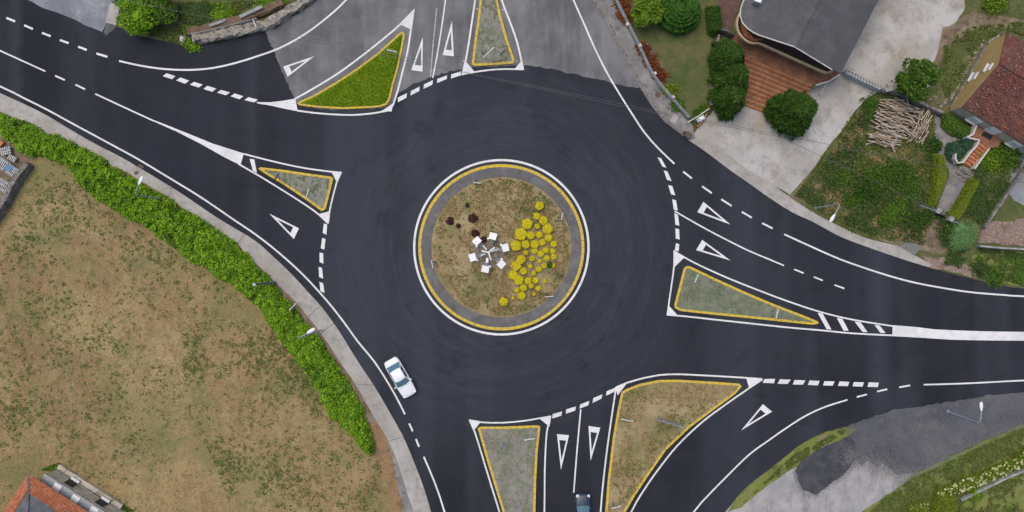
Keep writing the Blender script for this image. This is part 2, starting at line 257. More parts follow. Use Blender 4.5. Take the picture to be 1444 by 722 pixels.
# ------------------------------------------------------------------ mesh helper
def inset(pts, d):
    """offset closed polygon (ccw or cw) inwards by d"""
    n = len(pts); A = sum(pts[i][0]*pts[(i+1) % n][1]-pts[(i+1) % n][0]*pts[i][1] for i in range(n)); s = 1 if A > 0 else -1
    out = []
    for i in range(n):
        p0, p, p1 = Vector(pts[i-1]), Vector(pts[i]), Vector(pts[(i+1) % n])
        a = (p-p0).normalized(); b = (p1-p).normalized()
        na = Vector((-a.y, a.x))*s; nb = Vector((-b.y, b.x))*s
        m = (na+nb); k = max(.35, 1+na.dot(nb)); v = m/k
        out.append((p.x+v.x*d, p.y+v.y*d))
    return out
def smooth(pts, step=.6, closed=False):
    P = [Vector(p) for p in pts]; n = len(P); out = []
    rng = range(n if closed else n-1)
    for i in rng:
        if closed: p0, p1, p2, p3 = P[i-1], P[i], P[(i+1) % n], P[(i+2) % n]
        else: p0, p1, p2, p3 = P[max(i-1, 0)], P[i], P[i+1], P[min(i+2, n-1)]
        k = max(1, int((p2-p1).length/step))
        for j in range(k):
            t = j/k
            out.append(tuple(.5*((2*p1)+(-p0+p2)*t+(2*p0-5*p1+4*p2-p3)*t*t+(-p0+3*p1-3*p2+p3)*t**3)))
    if not closed: out.append(tuple(P[-1]))
    return out
def organic(pts, step=.35, amp=.25, fr=.8):
    n = len(pts); out = []
    for i in range(n):
        a, b = Vector(pts[i]), Vector(pts[(i+1) % n]); k = max(1, int((b-a).length/step))
        if (b-a).length > 60: k = 1
        for j in range(k):
            p = a.lerp(b, j/k)
            q = Vector((p.x*fr, p.y*fr, 0)); d = mn.noise_vector(q)*amp+mn.noise_vector(q*3.7)*amp*.45
            out.append((p.x+d.x, p.y+d.y))
    return out
class MB:
    def __init__(s): s.v = []; s.f = []; s.m = []
    def add(s, vs, fs, mi=0):
        o = len(s.v); s.v += [tuple(p) for p in vs]; s.f += [tuple(o+i for i in f) for f in fs]; s.m += [mi]*len(fs); return s
    def poly(s, pts, z, mi=0, zf=None):
        v = [(p[0], p[1], zf(p) if zf else z) for p in pts]
        t = tessellate_polygon([[Vector((p[0], p[1], 0)) for p in v]])
        fs = []
        for a, b, c in t:
            ar = (v[b][0]-v[a][0])*(v[c][1]-v[a][1])-(v[c][0]-v[a][0])*(v[b][1]-v[a][1])
            fs.append((a, b, c) if ar > 0 else (c, b, a))
        return s.add(v, fs, mi)
    def prism(s, pts, z0, z1, mi=0, side=None, zf=None, th=None):
        n = len(pts); A = sum(pts[i][0]*pts[(i+1) % n][1]-pts[(i+1) % n][0]*pts[i][1] for i in range(n))
        if A < 0: pts = list(reversed(pts))
        s.poly(pts, z1, mi, zf)
        top = [(p[0], p[1], zf(p) if zf else z1) for p in pts]
        bot = [(p[0], p[1], (zf(p)-th) if (zf and th) else z0) for p in pts]
        s.add(bot+top, [(i, (i+1) % n, n+(i+1) % n, n+i) for i in range(n)], mi if side is None else side)
        if zf and th:
            t = tessellate_polygon([[Vector((p[0], p[1], 0)) for p in bot]]); s.add(bot, [tuple(x) for x in t], mi)
        return s
    def box(s, c, size, rot=0, mi=0, tilt=None):
        x, y, z = size[0]/2, size[1]/2, size[2]/2
        vs = [Vector((a*x, b*y, d*z)) for d in (-1, 1) for a, b in ((-1, -1), (1, -1), (1, 1), (-1, 1))]
        from mathutils import Matrix
        Mx = Matrix.Rotation(rot, 3, 'Z')
        if tilt: Mx = Mx @ Matrix.Rotation(tilt[0], 3, 'X') @ Matrix.Rotation(tilt[1], 3, 'Y')
        vs = [Mx @ p+Vector(c) for p in vs]
        return s.add(vs, [(3, 2, 1, 0), (4, 5, 6, 7), (0, 1, 5, 4), (1, 2, 6, 5), (2, 3, 7, 6), (3, 0, 4, 7)], mi)
    def tube(s, path, rad, n=8, mi=0, cap=None, wob=0):
        P = [Vector(p) for p in path]; rad = rad if hasattr(rad, '__len__') else [rad]*len(P); vs = []
        for i, p in enumerate(P):
            d = (P[min(i+1, len(P)-1)]-P[max(i-1, 0)]).normalized()
            a = d.orthogonal().normalized() if abs(d.z) > .98 else d.cross(Vector((0, 0, 1))).normalized(); b = d.cross(a)
            for k in range(n):
                t = 2*PI*k/n; vs.append(p+(a*math.cos(t)+b*math.sin(t))*rad[i]*(1+random.uniform(-wob, wob)))
        fs = [(i*n+k, (i+1)*n+k, (i+1)*n+(k+1) % n, i*n+(k+1) % n) for i in range(len(P)-1) for k in range(n)]
        s.add(vs, fs, mi); o = len(s.v)-len(vs)
        s.f.append(tuple(o+k for k in range(n))); s.m.append(mi if cap is None else cap)
        s.f.append(tuple(o+(len(P)-1)*n+k for k in reversed(range(n)))); s.m.append(mi if cap is None else cap)
        return s
    def ribbon(s, pts, wd, z, mi=0, z1=None):
        P = [Vector(p) for p in pts]; L = []; Rr = []
        for i, p in enumerate(P):
            d = (P[min(i+1, len(P)-1)]-P[max(i-1, 0)]).normalized(); nn = Vector((-d.y, d.x))*wd/2
            L.append(p+nn); Rr.append(p-nn)
        n = len(P)
        if z1 is None:
            return s.add([(p.x, p.y, z) for p in L]+[(p.x, p.y, z) for p in Rr], [(i, n+i, n+i+1, i+1) for i in range(n-1)], mi)
        ring = L+list(reversed(Rr)); return s.prism([(p.x, p.y) for p in ring], z, z1, mi)
    def disc(s, c, r, z, n=24, mi=0): return s.poly([(c[0]+r*math.cos(2*PI*k/n), c[1]+r*math.sin(2*PI*k/n)) for k in range(n)], z, mi)
    def ring(s, c, r0, r1, z0, z1, n=160, mi=0, side=None):
        vs = []
        for z, r in ((z0, r1), (z1, r1), (z1, r0), (z0, r0)):
            vs += [(c[0]+r*math.cos(2*PI*k/n), c[1]+r*math.sin(2*PI*k/n), z) for k in range(n)]
        fs = [(j*n+k, j*n+(k+1) % n, (j+1)*n+(k+1) % n, (j+1)*n+k) for j in range(3) for k in range(n)]
        return s.add(vs, fs, mi)
    def dome(s, c, rx, ry, rz, nu=14, nv=6, mi=0, lump=.1, down=.3):
        vs = []; seed = random.random()*50
        for j in range(nv+1):
            ph = -down+(PI/2+down)*j/nv
            for k in range(nu):
                t = 2*PI*k/nu; d = Vector((math.cos(t)*math.cos(ph), math.sin(t)*math.cos(ph), math.sin(ph)))
                q = 1+lump*mn.noise(d*2.2+Vector((seed, 0, 0)))*2
                vs.append((c[0]+d.x*rx*q, c[1]+d.y*ry*q, c[2]+d.z*rz*q))
        return s.add(vs, [(j*nu+k, j*nu+(k+1) % nu, (j+1)*nu+(k+1) % nu, (j+1)*nu+k) for j in range(nv) for k in range(nu)], mi)
    def leaves(s, C, size, up=.5, mi=0, aspect=1.0, dirs=None, tip=False):
        C = np.asarray(C, float); n = len(C)
        if n == 0: return s
        sz = np.asarray(size, float); sz = sz if sz.ndim else np.full(n, float(sz)); sz = sz*RNG.uniform(.6, 1.3, n)
        nr = RNG.normal(size=(n, 3)); nr /= np.linalg.norm(nr, axis=1)[:, None]; nr[:, 2] = np.abs(nr[:, 2])
        nr = nr*(1-up)+np.array([0, 0, 1])*up; nr /= np.linalg.norm(nr, axis=1)[:, None]
        if dirs is None: a = RNG.normal(size=(n, 3))
        else: a = np.asarray(dirs, float)+RNG.normal(size=(n, 3))*.25
        a -= (a*nr).sum(1)[:, None]*nr; a /= np.linalg.norm(a, axis=1)[:, None]+1e-9; b = np.cross(nr, a)
        A = a*(sz*aspect)[:, None]; B = b*sz[:, None]*.5
        V = np.stack([C-A*.5, C+B*.9+A*.05, C+A*.5, C-B*.9+A*.05], 1).reshape(-1, 3)
        o = len(s.v); s.v += [tuple(p) for p in V.tolist()]
        s.f += [(o+4*i, o+4*i+3, o+4*i+2, o+4*i+1) for i in range(n)]; s.m += [mi]*n
        return s
    def build(s, name, mats, parent=None, local=False, smooth_=False, origin=None):
        mats = mats if isinstance(mats, (list, tuple)) else [mats]
        V = np.array(s.v, float)
        o = bpy.data.objects.new(name, bpy.data.meshes.new(name))
        if not local:
            if parent is not None:
                q_ = parent
                while q_ is not None: V = V-np.array(q_.location); q_ = q_.parent
            else:
                if origin is None: mn_, mx_ = V.min(0), V.max(0); origin = ((mn_[0]+mx_[0])/2, (mn_[1]+mx_[1])/2, mn_[2])
                V = V-np.array(origin); o.location = origin
        o.data.from_pydata(V.tolist(), [], s.f)
        for m in mats: o.data.materials.append(M[m] if isinstance(m, str) else m)
        o.data.polygons.foreach_set('material_index', s.m)
        if smooth_: o.data.polygons.foreach_set('use_smooth', [True]*len(s.f))
        o.data.update(); COL.objects.link(o)
        if parent is not None: o.parent = parent
        return o
def tag(o, label, cat, group=None):
    o['label'] = label; o['category'] = cat
    if group: o['group'] = group
    return o
def thing(name, loc, label, cat, group=None, rz=0):
    o = bpy.data.objects.new(name, None); COL.objects.link(o); o.location = loc; o.rotation_euler = (0, 0, rz)
    o.empty_display_size = .3
    return tag(o, label, cat, group)
def struct(o, kind='structure'): o['kind'] = kind; return o
def dup(root, loc, label=None, rz=None, scale=None):
    r = root.copy(); COL.objects.link(r); r.location = loc
    if rz is not None: r.rotation_euler = (0, 0, rz)
    if scale is not None: r.scale = scale
    if label: r['label'] = label
    for ch in list(root.children):
        c = ch.copy(); COL.objects.link(c); c.parent = r
        for g in list(ch.children):
            d = g.copy(); COL.objects.link(d); d.parent = c
    return r
def pip(P, poly):
    P = np.asarray(P); x, y = P[:, 0], P[:, 1]; ins = np.zeros(len(P), bool); n = len(poly)
    for i in range(n):
        x0, y0 = poly[i]; x1, y1 = poly[(i+1) % n]
        c = ((y0 > y) != (y1 > y)) & (x < (x1-x0)*(y-y0)/((y1-y0) or 1e-9)+x0); ins ^= c
    return ins
def edge_dist(P, poly):
    P = np.asarray(P)[:, :2]; d = np.full(len(P), 1e9); n = len(poly)
    for i in range(n):
        a = np.array(poly[i]); b = np.array(poly[(i+1) % n]); ab = b-a; t = np.clip(((P-a)@ab)/max((ab@ab), 1e-9), 0, 1)
        d = np.minimum(d, np.linalg.norm(P-(a+t[:, None]*ab), axis=1))
    return d
def sample(poly, n):
    a = np.array(poly); lo, hi = a.min(0), a.max(0); out = np.zeros((0, 2))
    while len(out) < n:
        q = RNG.uniform(lo, hi, (n*2, 2)); out = np.vstack([out, q[pip(q, poly)]])
    return out[:n]
def nz(P, s, off=0): return np.array([mn.noise(Vector((p[0]*s+off, p[1]*s, off))) for p in P])

# ================================================================== SETTING
Z_ASPH = .02
g = MB(); g.add([(-700, -700, 0), (700, -700, 0), (700, 700, 0), (-700, 700, 0)], [(0, 1, 2, 3)]); struct(g.build('ground', 'ground'))

# ---- asphalt outline (px)
NW = [(-420, -205), (-150, -90), (0, -20), (41, 0), (63, 11), (83, 18), (103, 26), (121, 35), (144, 45), (150, 49), (158, 41), (163, 37), (172, 40), (182, 46), (213, 54), (246, 61), (265, 66), (283, 63), (306, 59), (352, 49), (375, 44), (395, 33), (413, 24), (436, 9), (446, 0), (480, -25), (515, -60), (545, -110), (570, -190), (585, -300)]
NE = [(740, -300), (780, -150), (812, -60), (835, 0), (855, 32), (867, 55), (879, 77), (902, 123), (919, 150), (937, 172), (961, 190), (969, 197), (989, 210), (1012, 227), (1029, 240), (1055, 258), (1083, 278), (1116, 299), (1146, 313), (1183, 333), (1216, 346), (1250, 358), (1283, 369), (1316, 379), (1350, 388), (1383, 396), (1416, 403), (1444, 407), (1600, 420), (1900, 430)]
SE = [(1900, 545), (1600, 548), (1444, 554), (1400, 557), (1366, 563), (1316, 571), (1266, 579), (1233, 588), (1193, 603), (1166, 608), (1133, 624), (1110, 641), (1083, 663), (1055, 684), (1039, 701), (1025, 722), (985, 800), (960, 880), (945, 1050)]
SWo = [(700, 1050), (660, 900), (635, 810), (608, 721), (598, 688), (584, 651), (568, 614), (548, 578), (528, 544), (504, 508), (485, 477), (472, 457), (454, 433), (434, 411), (414, 389), (385, 361), (361, 340), (330, 321), (305, 306), (283, 291), (261, 276), (239, 262), (216, 248), (194, 235), (172, 222), (133, 202), (100, 183), (67, 163), (33, 146), (0, 131), (-150, 62), (-420, -45)]
aspoly = smooth(m2(NW), 1)+smooth(m2(NE), 1)+smooth(m2(SE), 1)+smooth(m2(SWo), 1)
road = struct(MB().poly(aspoly, Z_ASPH).build('road', 'asphalt', origin=(0, 0, 0)))
OLD = [(375, 44), (382, 62), (389, 79), (400, 105), (413, 135), (418, 146), (424, 150), (470, 155), (535, 153), (549, 149), (561, 132), (580, 120), (609, 108), (630, 102), (651, 98), (662, 95), (700, 94), (738, 92), (772, 96), (805, 104), (838, 111), (862, 116.5), (876, 120.5), (902, 125)]
oldp = organic(m2(OLD), .5, .06)[:-200] if False else m2(OLD)
oldp = [(a+random.uniform(-.09, .09), b+random.uniform(-.09, .09)) for a, b in [tuple(Vector(m2(OLD)[i]).lerp(Vector(m2(OLD)[i+1]), k/6)) for i in range(len(OLD)-1) for k in range(6)]]+m2([(902, 123), (879, 77), (867, 55), (855, 32), (835, 0), (812, -60), (780, -150), (740, -300), (585, -300), (570, -190), (545, -110), (515, -60), (480, -25), (446, 0), (436, 9), (413, 24), (395, 33)])
struct(MB().poly(oldp, Z_ASPH+.005).build('old_road_surface', 'old_asphalt', origin=(0, 0, 0)))

# ---- markings: children of the road
ZM = Z_ASPH+.012
def mark(name, mb, mat='white_paint'): mb.build(name, mat, road); return mb
def line(pts, wpx=2.6, name='edge_line', mat='white_paint', sm=True):
    p = m2(pts); p = smooth(p, .8) if (sm and len(p) > 2) else p
    mark(name, MB().ribbon(p, wpx*.9/PXM, ZM), mat)
def dashes(lst, wpx=2.6, name='lane_dash'):
    for a, b in lst: mark(name, MB().ribbon(m2([a, b]), wpx/PXM, ZM))
def quads(lst, name='give_way_dash'):
    for q in lst: mark(name, MB().poly(m2(q), ZM+.001))
def fillp(pts, name='painted_wedge'): mark(name, MB().poly(m2(pts), ZM+.002))
line([(-300, -10), (-150, 54), (0, 121.7), (33, 138), (67, 155), (100, 173), (150, 200), (194, 224), (239, 251), (283, 278), (330, 310), (361, 331), (394, 357), (428, 388), (461, 424), (484, 453), (505, 482), (528, 510), (548, 541), (561, 564), (571, 584)])
dashes([((577, 597), (582, 608)), ((586.6, 619), (591, 630))])
line([(597.6, 644), (608, 668), (618, 694), (626.6, 721), (650, 800), (675, 900)])
dashes([((-42+25.2*i-25.2*2, 4-2*10.3+10.3*i), (-29.5+25.2*i-25.2*2, 9-2*10.3+10.3*i)) for i in range(4)], 2.9)
dashes([((9.3, 25.3), (21.5, 30.4)), ((34.4, 35.7), (46.6, 41)), ((59.4, 46.3), (71.6, 51.2)), ((84.7, 56.5), (96.9, 61)), ((110.4, 65.9), (122.6, 70.5)), ((136, 75.4), (151.7, 80.3))], 2.9)
line([(168, 86), (200, 93), (233, 97.5), (267, 98.7), (300, 96), (333, 88.7), (361, 80), (394, 68), (428, 49.5), (461, 25), (488, 0), (520, -40), (545, -100)], 2.8)
line([(-150, 3), (0, 71.4), (64.3, 100.7)], 2.3); dashes([((78, 106.9), (91.6, 113)), ((106.7, 119.5), (120.2, 126))], 2.3)
line([(134.4, 132.4), (193, 159.6), (217, 170.5)], 2.3)
fillp([(215, 168.5), (233, 175.5), (267, 189), (300, 202.5), (344, 216.5), (339, 233), (317, 222), (283, 202.8), (250, 186), (214, 170)])
line([(343.4, 216.9), (370.5, 224), (401, 231.3), (431.5, 237.4), (468, 242.3), (481.8, 243.4)], 2.4)
line([(481.3, 243), (475, 256.5), (470.3, 274), (465, 296.9), (462.7, 315.2)], 2.4)
line([(337, 231.5), (370.5, 251), (401, 269.8), (431.5, 289.3), (449, 302), (463, 315)], 2.4)
fillp([(467.3, 242), (482.5, 242.6), (475, 257)], 'painted_corner'); fillp([(448.5, 302.2), (464.2, 298), (462.9, 316)], 'painted_corner')
fillp([(352.2, 224), (358.6, 224.8), (362.3, 243.5), (356.8, 241)], 'hatch_bar')
c1 = lambda q: cr(361, 241, S3, q)
quads([c1(q) for q in ([(287, 222), (301, 226), (298, 270), (282, 262)], [(280, 283), (294, 288), (289, 333), (274, 327)], [(269, 345), (284, 348), (285, 392), (269, 385)], [(265, 405), (279, 410), (284, 456), (267, 448)], [(268, 468), (284, 475), (290, 516), (273, 508)])])
c0 = lambda q: cr(0, 0, S3, q)
quads([c0(q) for q in ([(705, 310), (742, 322), (727, 335), (688, 322)], [(763, 328), (800, 341), (782, 354), (745, 340)], [(820, 346), (857, 358), (840, 370), (803, 358)], [(877, 363), (915, 375), (897, 388), (860, 376)], [(935, 380), (972, 391), (955, 403), (918, 391)], [(992, 395), (1029, 407), (1012, 420), (975, 407)], [(1050, 411), (1090, 421), (1075, 433), (1033, 423)])])
def tri(a, b, c, side=2.3, base=8.0):
    a, b, c = [Vector(W(*p)[:2]) for p in (a, b, c)]; s_ = side/PXM; bb = base/PXM
    def off(p, q, inner, d):
        n_ = Vector((-(q-p).y, (q-p).x)).normalized()
        if n_.dot(inner-p) < 0: n_ = -n_
        return p+n_*d, (q-p).normalized()
    def inter(l1, l2):
        (p, d), (q, e) = l1, l2; den = d.x*e.y-d.y*e.x; t = ((q.x-p.x)*e.y-(q.y-p.y)*e.x)/den; return p+d*t
    l1 = off(a, b, c, s_); l2 = off(a, c, b, s_); l3 = off(b, c, a, bb)
    A, B, C = inter(l1, l2), inter(l1, l3), inter(l2, l3); vs = [(p.x, p.y, ZM+.001) for p in (a, b, c, A, B, C)]
    fs = [(0, 1, 4, 3), (1, 2, 5, 4), (2, 0, 3, 5)]
    ar = (b-a).cross(c-a)
    if ar < 0: fs = [tuple(reversed(f)) for f in fs]
    mark('yield_triangle', MB().add(vs, fs))
for T in [((380, 301.4), (421.7, 322), (414.4, 337)), ((443.4, 79.4), (399.4, 94), (405.7, 108.4)), ((596.2, 52.4), (579.9, 99), (596, 101)), ((637.3, 29.4), (624.3, 77.7), (640, 79.4)),
          ((1030.1, 316.8), (991.7, 284.4), (983.2, 299.2)), ((1030.1, 367.4), (990.2, 338.3), (981.5, 352.7)), ((791, 662.5), (785.4, 612), (802.4, 613.5)), ((832.8, 649.8), (829.8, 600.5), (846.5, 603)), ((1045, 606.8), (1075.7, 569.8), (1088.7, 580.4))]: tri(*T)
# north-west island lines
fillp([(362, 144), (381, 144.2), (400, 142), (416.5, 139), (420, 157), (401, 153.3), (381, 148.8), (363, 146)])
line([(416, 139.5), (444.4, 123.5), (477.8, 102.8), (511, 78.4), (544.5, 51.7), (564.5, 34.4), (584, 14)], 2.8)
fillp([(585, 12), (563.5, 34.6), (580, 41.5)])
line([(583.5, 14), (579.6, 40.7), (574.6, 73.4), (567.9, 100), (561.2, 126.8), (553.5, 150)], 2.7)
fillp([(537, 157), (545.4, 152), (554.9, 145), (552.2, 157.2)], 'painted_corner')
line([(419.4, 156), (451, 160), (494.5, 162.2), (527.8, 159.5), (551, 155)], 2.6)
c2 = lambda q: cr(361, 0, S3, q)
quads([c2(q) for q in ([(600, 412), (638, 394), (636, 413), (600, 432)], [(655, 385), (692, 366), (690, 385), (653, 404)], [(710, 357), (748, 339), (745, 358), (708, 376)], [(766, 334), (808, 319), (806, 334), (765, 351)], [(825, 315), (868, 301), (867, 318), (824, 332)])])
line([(640, -90), (628.2, 0), (622.9, 38), (616.8, 76), (610.2, 110)], 2.0, 'lane_line'); line([(616, 11.4), (611, 60), (607, 109)], 1.8, 'faded_line', 'worn_paint')
line([(676, -50), (670, 0), (665.5, 30.5), (661, 61), (656.4, 87), (652, 105)], 2.8); line([(694, -50), (707.5, 0), (719, 30.5), (729.6, 61), (737.8, 98)], 2.8)
line([(652, 105), (668.6, 101.8), (691.5, 98.6), (714.3, 97.4), (738, 98)], 2.4)
fillp([(651, 106.5), (657, 87), (669.5, 101.5)], 'painted_corner'); fillp([(726.5, 96.5), (735, 86), (739, 99)], 'painted_corner')
line([(770, -110), (795, -35), (808.7, 0), (822, 30), (838.8, 68.4), (855.5, 101.8), (872, 130), (888.8, 156.8), (908.8, 187), (929, 210), (951, 231)], 2.6)
c3 = lambda q: cr(722, 241, S3, q)
quads([cr(722, 0, S3, [(614, 664), (630, 669), (652, 709), (636, 704)])]+[c3(q) for q in ([(641, -2), (657, 3), (674, 43), (655, 38)], [(660, 60), (677, 64), (690, 104), (672, 99)], [(677, 120), (693, 124), (700, 168), (683, 163)], [(686, 178), (701, 186), (707, 232), (690, 227)], [(690, 243), (706, 246), (708, 290), (692, 286)], [(693, 305), (707, 310), (704, 340), (688, 336)])])
line([(951.2, 297.7), (989, 319.4), (1022.3, 337), (1055.7, 353.6), (1083, 365), (1105.4, 374.5)], 2.2, 'lane_line')
dashes([tuple(cr(1083, 241, S3, q)) for q in ([(110, 416), (150, 432)], [(193, 448), (231, 463)], [(281, 482), (322, 497)])], 2.1)
dashes([tuple(c3(q)) for q in ([(723, 3), (760, 32)], [(803, 65), (844, 94)], [(884, 120), (928, 148)], [(971, 173), (1013, 198)], [(1057, 221), (1101, 243)])], 2.5)
line([(1105.7, 330.4), (1149.7, 350.4), (1183, 365), (1216.5, 377), (1249.8, 387.8), (1283.2, 397), (1316.6, 403.8), (1366.6, 411.8), (1416.7, 416), (1444, 417.8), (1600, 424), (1900, 432)], 2.6)
line([(950.4, 354), (965, 362.9), (988.2, 375), (1027, 392.4), (1065.8, 407.9), (1110, 424.5), (1156.3, 439.7), (1202.5, 450.8), (1260, 460)], 2.4)
fillp([(1258.6, 458.4), (1290.4, 461), (1318, 464.4), (1352.9, 466), (1387.6, 467.2), (1444, 467.9), (1600, 468), (1900, 466), (1900, 480), (1600, 481), (1444, 480.4), (1387.6, 480), (1341.3, 479), (1295, 476), (1258, 474)], 'painted_median')
line([(940.7, 443.8), (968.8, 446.3), (1007.6, 450.6), (1046.4, 454.8), (1110, 461.6), (1156.3, 465.6), (1202.5, 470), (1260, 473)], 2.5)
line([(950.6, 354), (950.4, 375), (947.5, 398), (944, 421.5), (941, 444)], 2.3)
fillp([(949.6, 352.5), (965.5, 362.5), (950.6, 377)], 'painted_corner'); fillp([(943.5, 431.5), (940, 445), (956, 445)], 'painted_corner')
quads([cr(1110, 380, 4.323, q) for q in ([(185, 264), (215, 268), (270, 366), (240, 364)], [(302, 295), (335, 300), (374, 372), (344, 374)], [(410, 317), (447, 322), (490, 382), (460, 382)], [(532, 338), (562, 341), (600, 388), (568, 386)])], 'hatch_bar')
line([(661.8, 592.2), (679.5, 595.5), (709, 596), (738.5, 593.4), (760, 589.8), (776.8, 586.9)], 2.3)
line([(662.3, 592.6), (669.7, 609.5), (685.4, 660.6), (703, 717.6), (750, 870)], 2.5); line([(776, 587.5), (771, 609.5), (768.3, 658.6), (767.6, 721.5), (764, 880)], 2.4)
fillp([(661, 591.4), (677.5, 595.2), (668.3, 607)], 'painted_corner'); fillp([(760.5, 590.2), (777.6, 586), (774.8, 601.5)], 'painted_corner')
c4_ = lambda q: cr(722, 481, S3, q)
quads([c4_(q) for q in ([(172, 308), (212, 297), (208, 315), (170, 327)], [(229, 288), (270, 276), (267, 293), (227, 307)], [(288, 268), (327, 252), (322, 271), (285, 285)], [(344, 240), (382, 225), (378, 243), (340, 261)], [(400, 212), (437, 196), (432, 214), (397, 231)])])
line([(819, 577), (814, 631), (809, 694.5)], 2.2, 'lane_line')
line([(868.8, 546), (862, 591), (855.5, 637.8), (850.5, 681), (847, 721), (838, 860)], 2.5)
line([(868.8, 546), (884.5, 539.6), (908.9, 532.7), (928.9, 528.9), (955.6, 527.7), (1005.6, 530), (1052.3, 532.8), (1074, 534.3)], 2.5)
line([(1075, 535), (1055.7, 547.7), (1022.3, 571), (989, 596), (955.6, 627.8), (928.9, 661), (908.9, 689.5), (890.5, 721), (860, 790), (838, 860)], 2.5)
fillp([(1052, 532), (1076, 534), (1056.5, 548.2)], 'painted_corner'); fillp([(867.8, 545.5), (885, 539), (871, 557.5)], 'painted_corner')
c5 = lambda q: cr(1083, 481, S3, q)
quads([c5(q) for q in ([(-15, 160), (30, 159), (25, 178), (-23, 176)], [(50, 161), (96, 163), (82, 181), (40, 180)], [(112, 164), (158, 166), (147, 184), (104, 183)], [(175, 166), (218, 168), (210, 187), (168, 185)], [(238, 169), (281, 170), (273, 188), (232, 187)], [(302, 170), (343, 172), (337, 190), (295, 189)], [(362, 173), (405, 174), (399, 192), (357, 191)], [(425, 174), (468, 176), (463, 194), (420, 193)])])
line([(925, 830), (950, 768), (979, 721), (999, 698), (1022, 674.5), (1055.7, 641.5), (1083, 621.5), (1109.7, 602.8), (1136.4, 586), (1163, 573.8), (1194.8, 563.7)], 2.4)
dashes([tuple(c5(q)) for q in ([(375, 236), (417, 225)], [(461, 213), (503, 203)], [(554, 195), (600, 187)])], 2.3)
line([(1302.5, 542.4), (1366.6, 540.4), (1444, 536.4), (1600, 530), (1900, 522)], 2.4)

# sealant seams and skid marks on the carriageway
for pts, wd in (([(600, 180), (560, 260), (556, 350), (578, 440), (640, 505)], .05), ([(760, 110), (840, 160), (880, 240), (892, 330)], .05), ([(470, 330), (520, 430), (560, 490), (600, 540)], .05), ([(900, 470), (1000, 490), (1120, 498), (1300, 500), (1444, 502)], .05), ([(0, 95), (150, 165), (300, 232), (420, 300)], .04), ([(130, 60), (250, 110), (380, 160), (470, 190)], .04)):
    MB().ribbon(smooth(m2(pts), 1), wd, ZM-.004).build('sealant_seam', 'seam', road)
# ---- central island
CX, CY, _ = W(707, 348.7); px = 1/PXM
MB().ring((CX, CY), 121.3*px, 124.4*px, ZM-.008, ZM+.001).build('circle_line', 'white_paint', road)
ap = struct(MB().ring((CX, CY), 98.8*px, 113.2*px, 0, .16).build('apron', 'apron'))
def kerb_stones(path, width, z0, z1, name='kerb', gap=.028, stone=.75, closed=True):
    """row of kerb stones along a closed outline (outer edge given)"""
    inn = inset(path, width); mb = MB(); n = len(path)
    cum = 0
    for i in range(n):
        a, b = Vector(path[i]), Vector(path[(i+1) % n]); ia, ib = Vector(inn[i]), Vector(inn[(i+1) % n]); L_ = (b-a).length
        k = max(1, round(L_/stone))
        for j in range(k):
            t0, t1 = j/k, (j+1)/k; gg = min(.25, gap/2/max(L_/k, .01)) if L_/k > .3 else 0; t0 += gg/k*1; t1 -= gg/k*1
            q = [a.lerp(b, t0), a.lerp(b, t1), ib.lerp(ia, 1-t1), ib.lerp(ia, 1-t0)]
            h = z1+random.uniform(-.008, .008)
            mb.prism([(p.x, p.y) for p in q], z0, h)
    return mb
circ = lambda r, n: [(CX+r*px*math.cos(2*PI*k/n), CY+r*px*math.sin(2*PI*k/n)) for k in range(n)]
struct(kerb_stones(circ(117.1, 76), 4.2*px, 0, .17).build('kerb', 'kerb'))
gi = MB(); nR, nT = 14, 64; vs = [(CX, CY, .75)]
for j in range(1, nR+1):
    for k in range(nT):
        r = 98.9*px*j/nR; t = 2*PI*k/nT; z = .13+.62*(1-(j/nR)**2)+.05*mn.noise(Vector((r*math.cos(t), r*math.sin(t), 0)))*(j < nR)
        vs.append((CX+r*math.cos(t), CY+r*math.sin(t), z))
fs = [(0, 1+k, 1+(k+1) % nT) for k in range(nT)]+[(1+(j-1)*nT+k, 1+j*nT+k, 1+j*nT+(k+1) % nT, 1+(j-1)*nT+(k+1) % nT) for j in range(1, nR) for k in range(nT)]
struct(gi.add(vs, fs).build('island_lawn', 'island_soil', smooth_=True))
def mound(x, y):
    r = math.hypot(x-CX, y-CY)/(98.9*px); return .13+.62*max(0, 1-r*r)

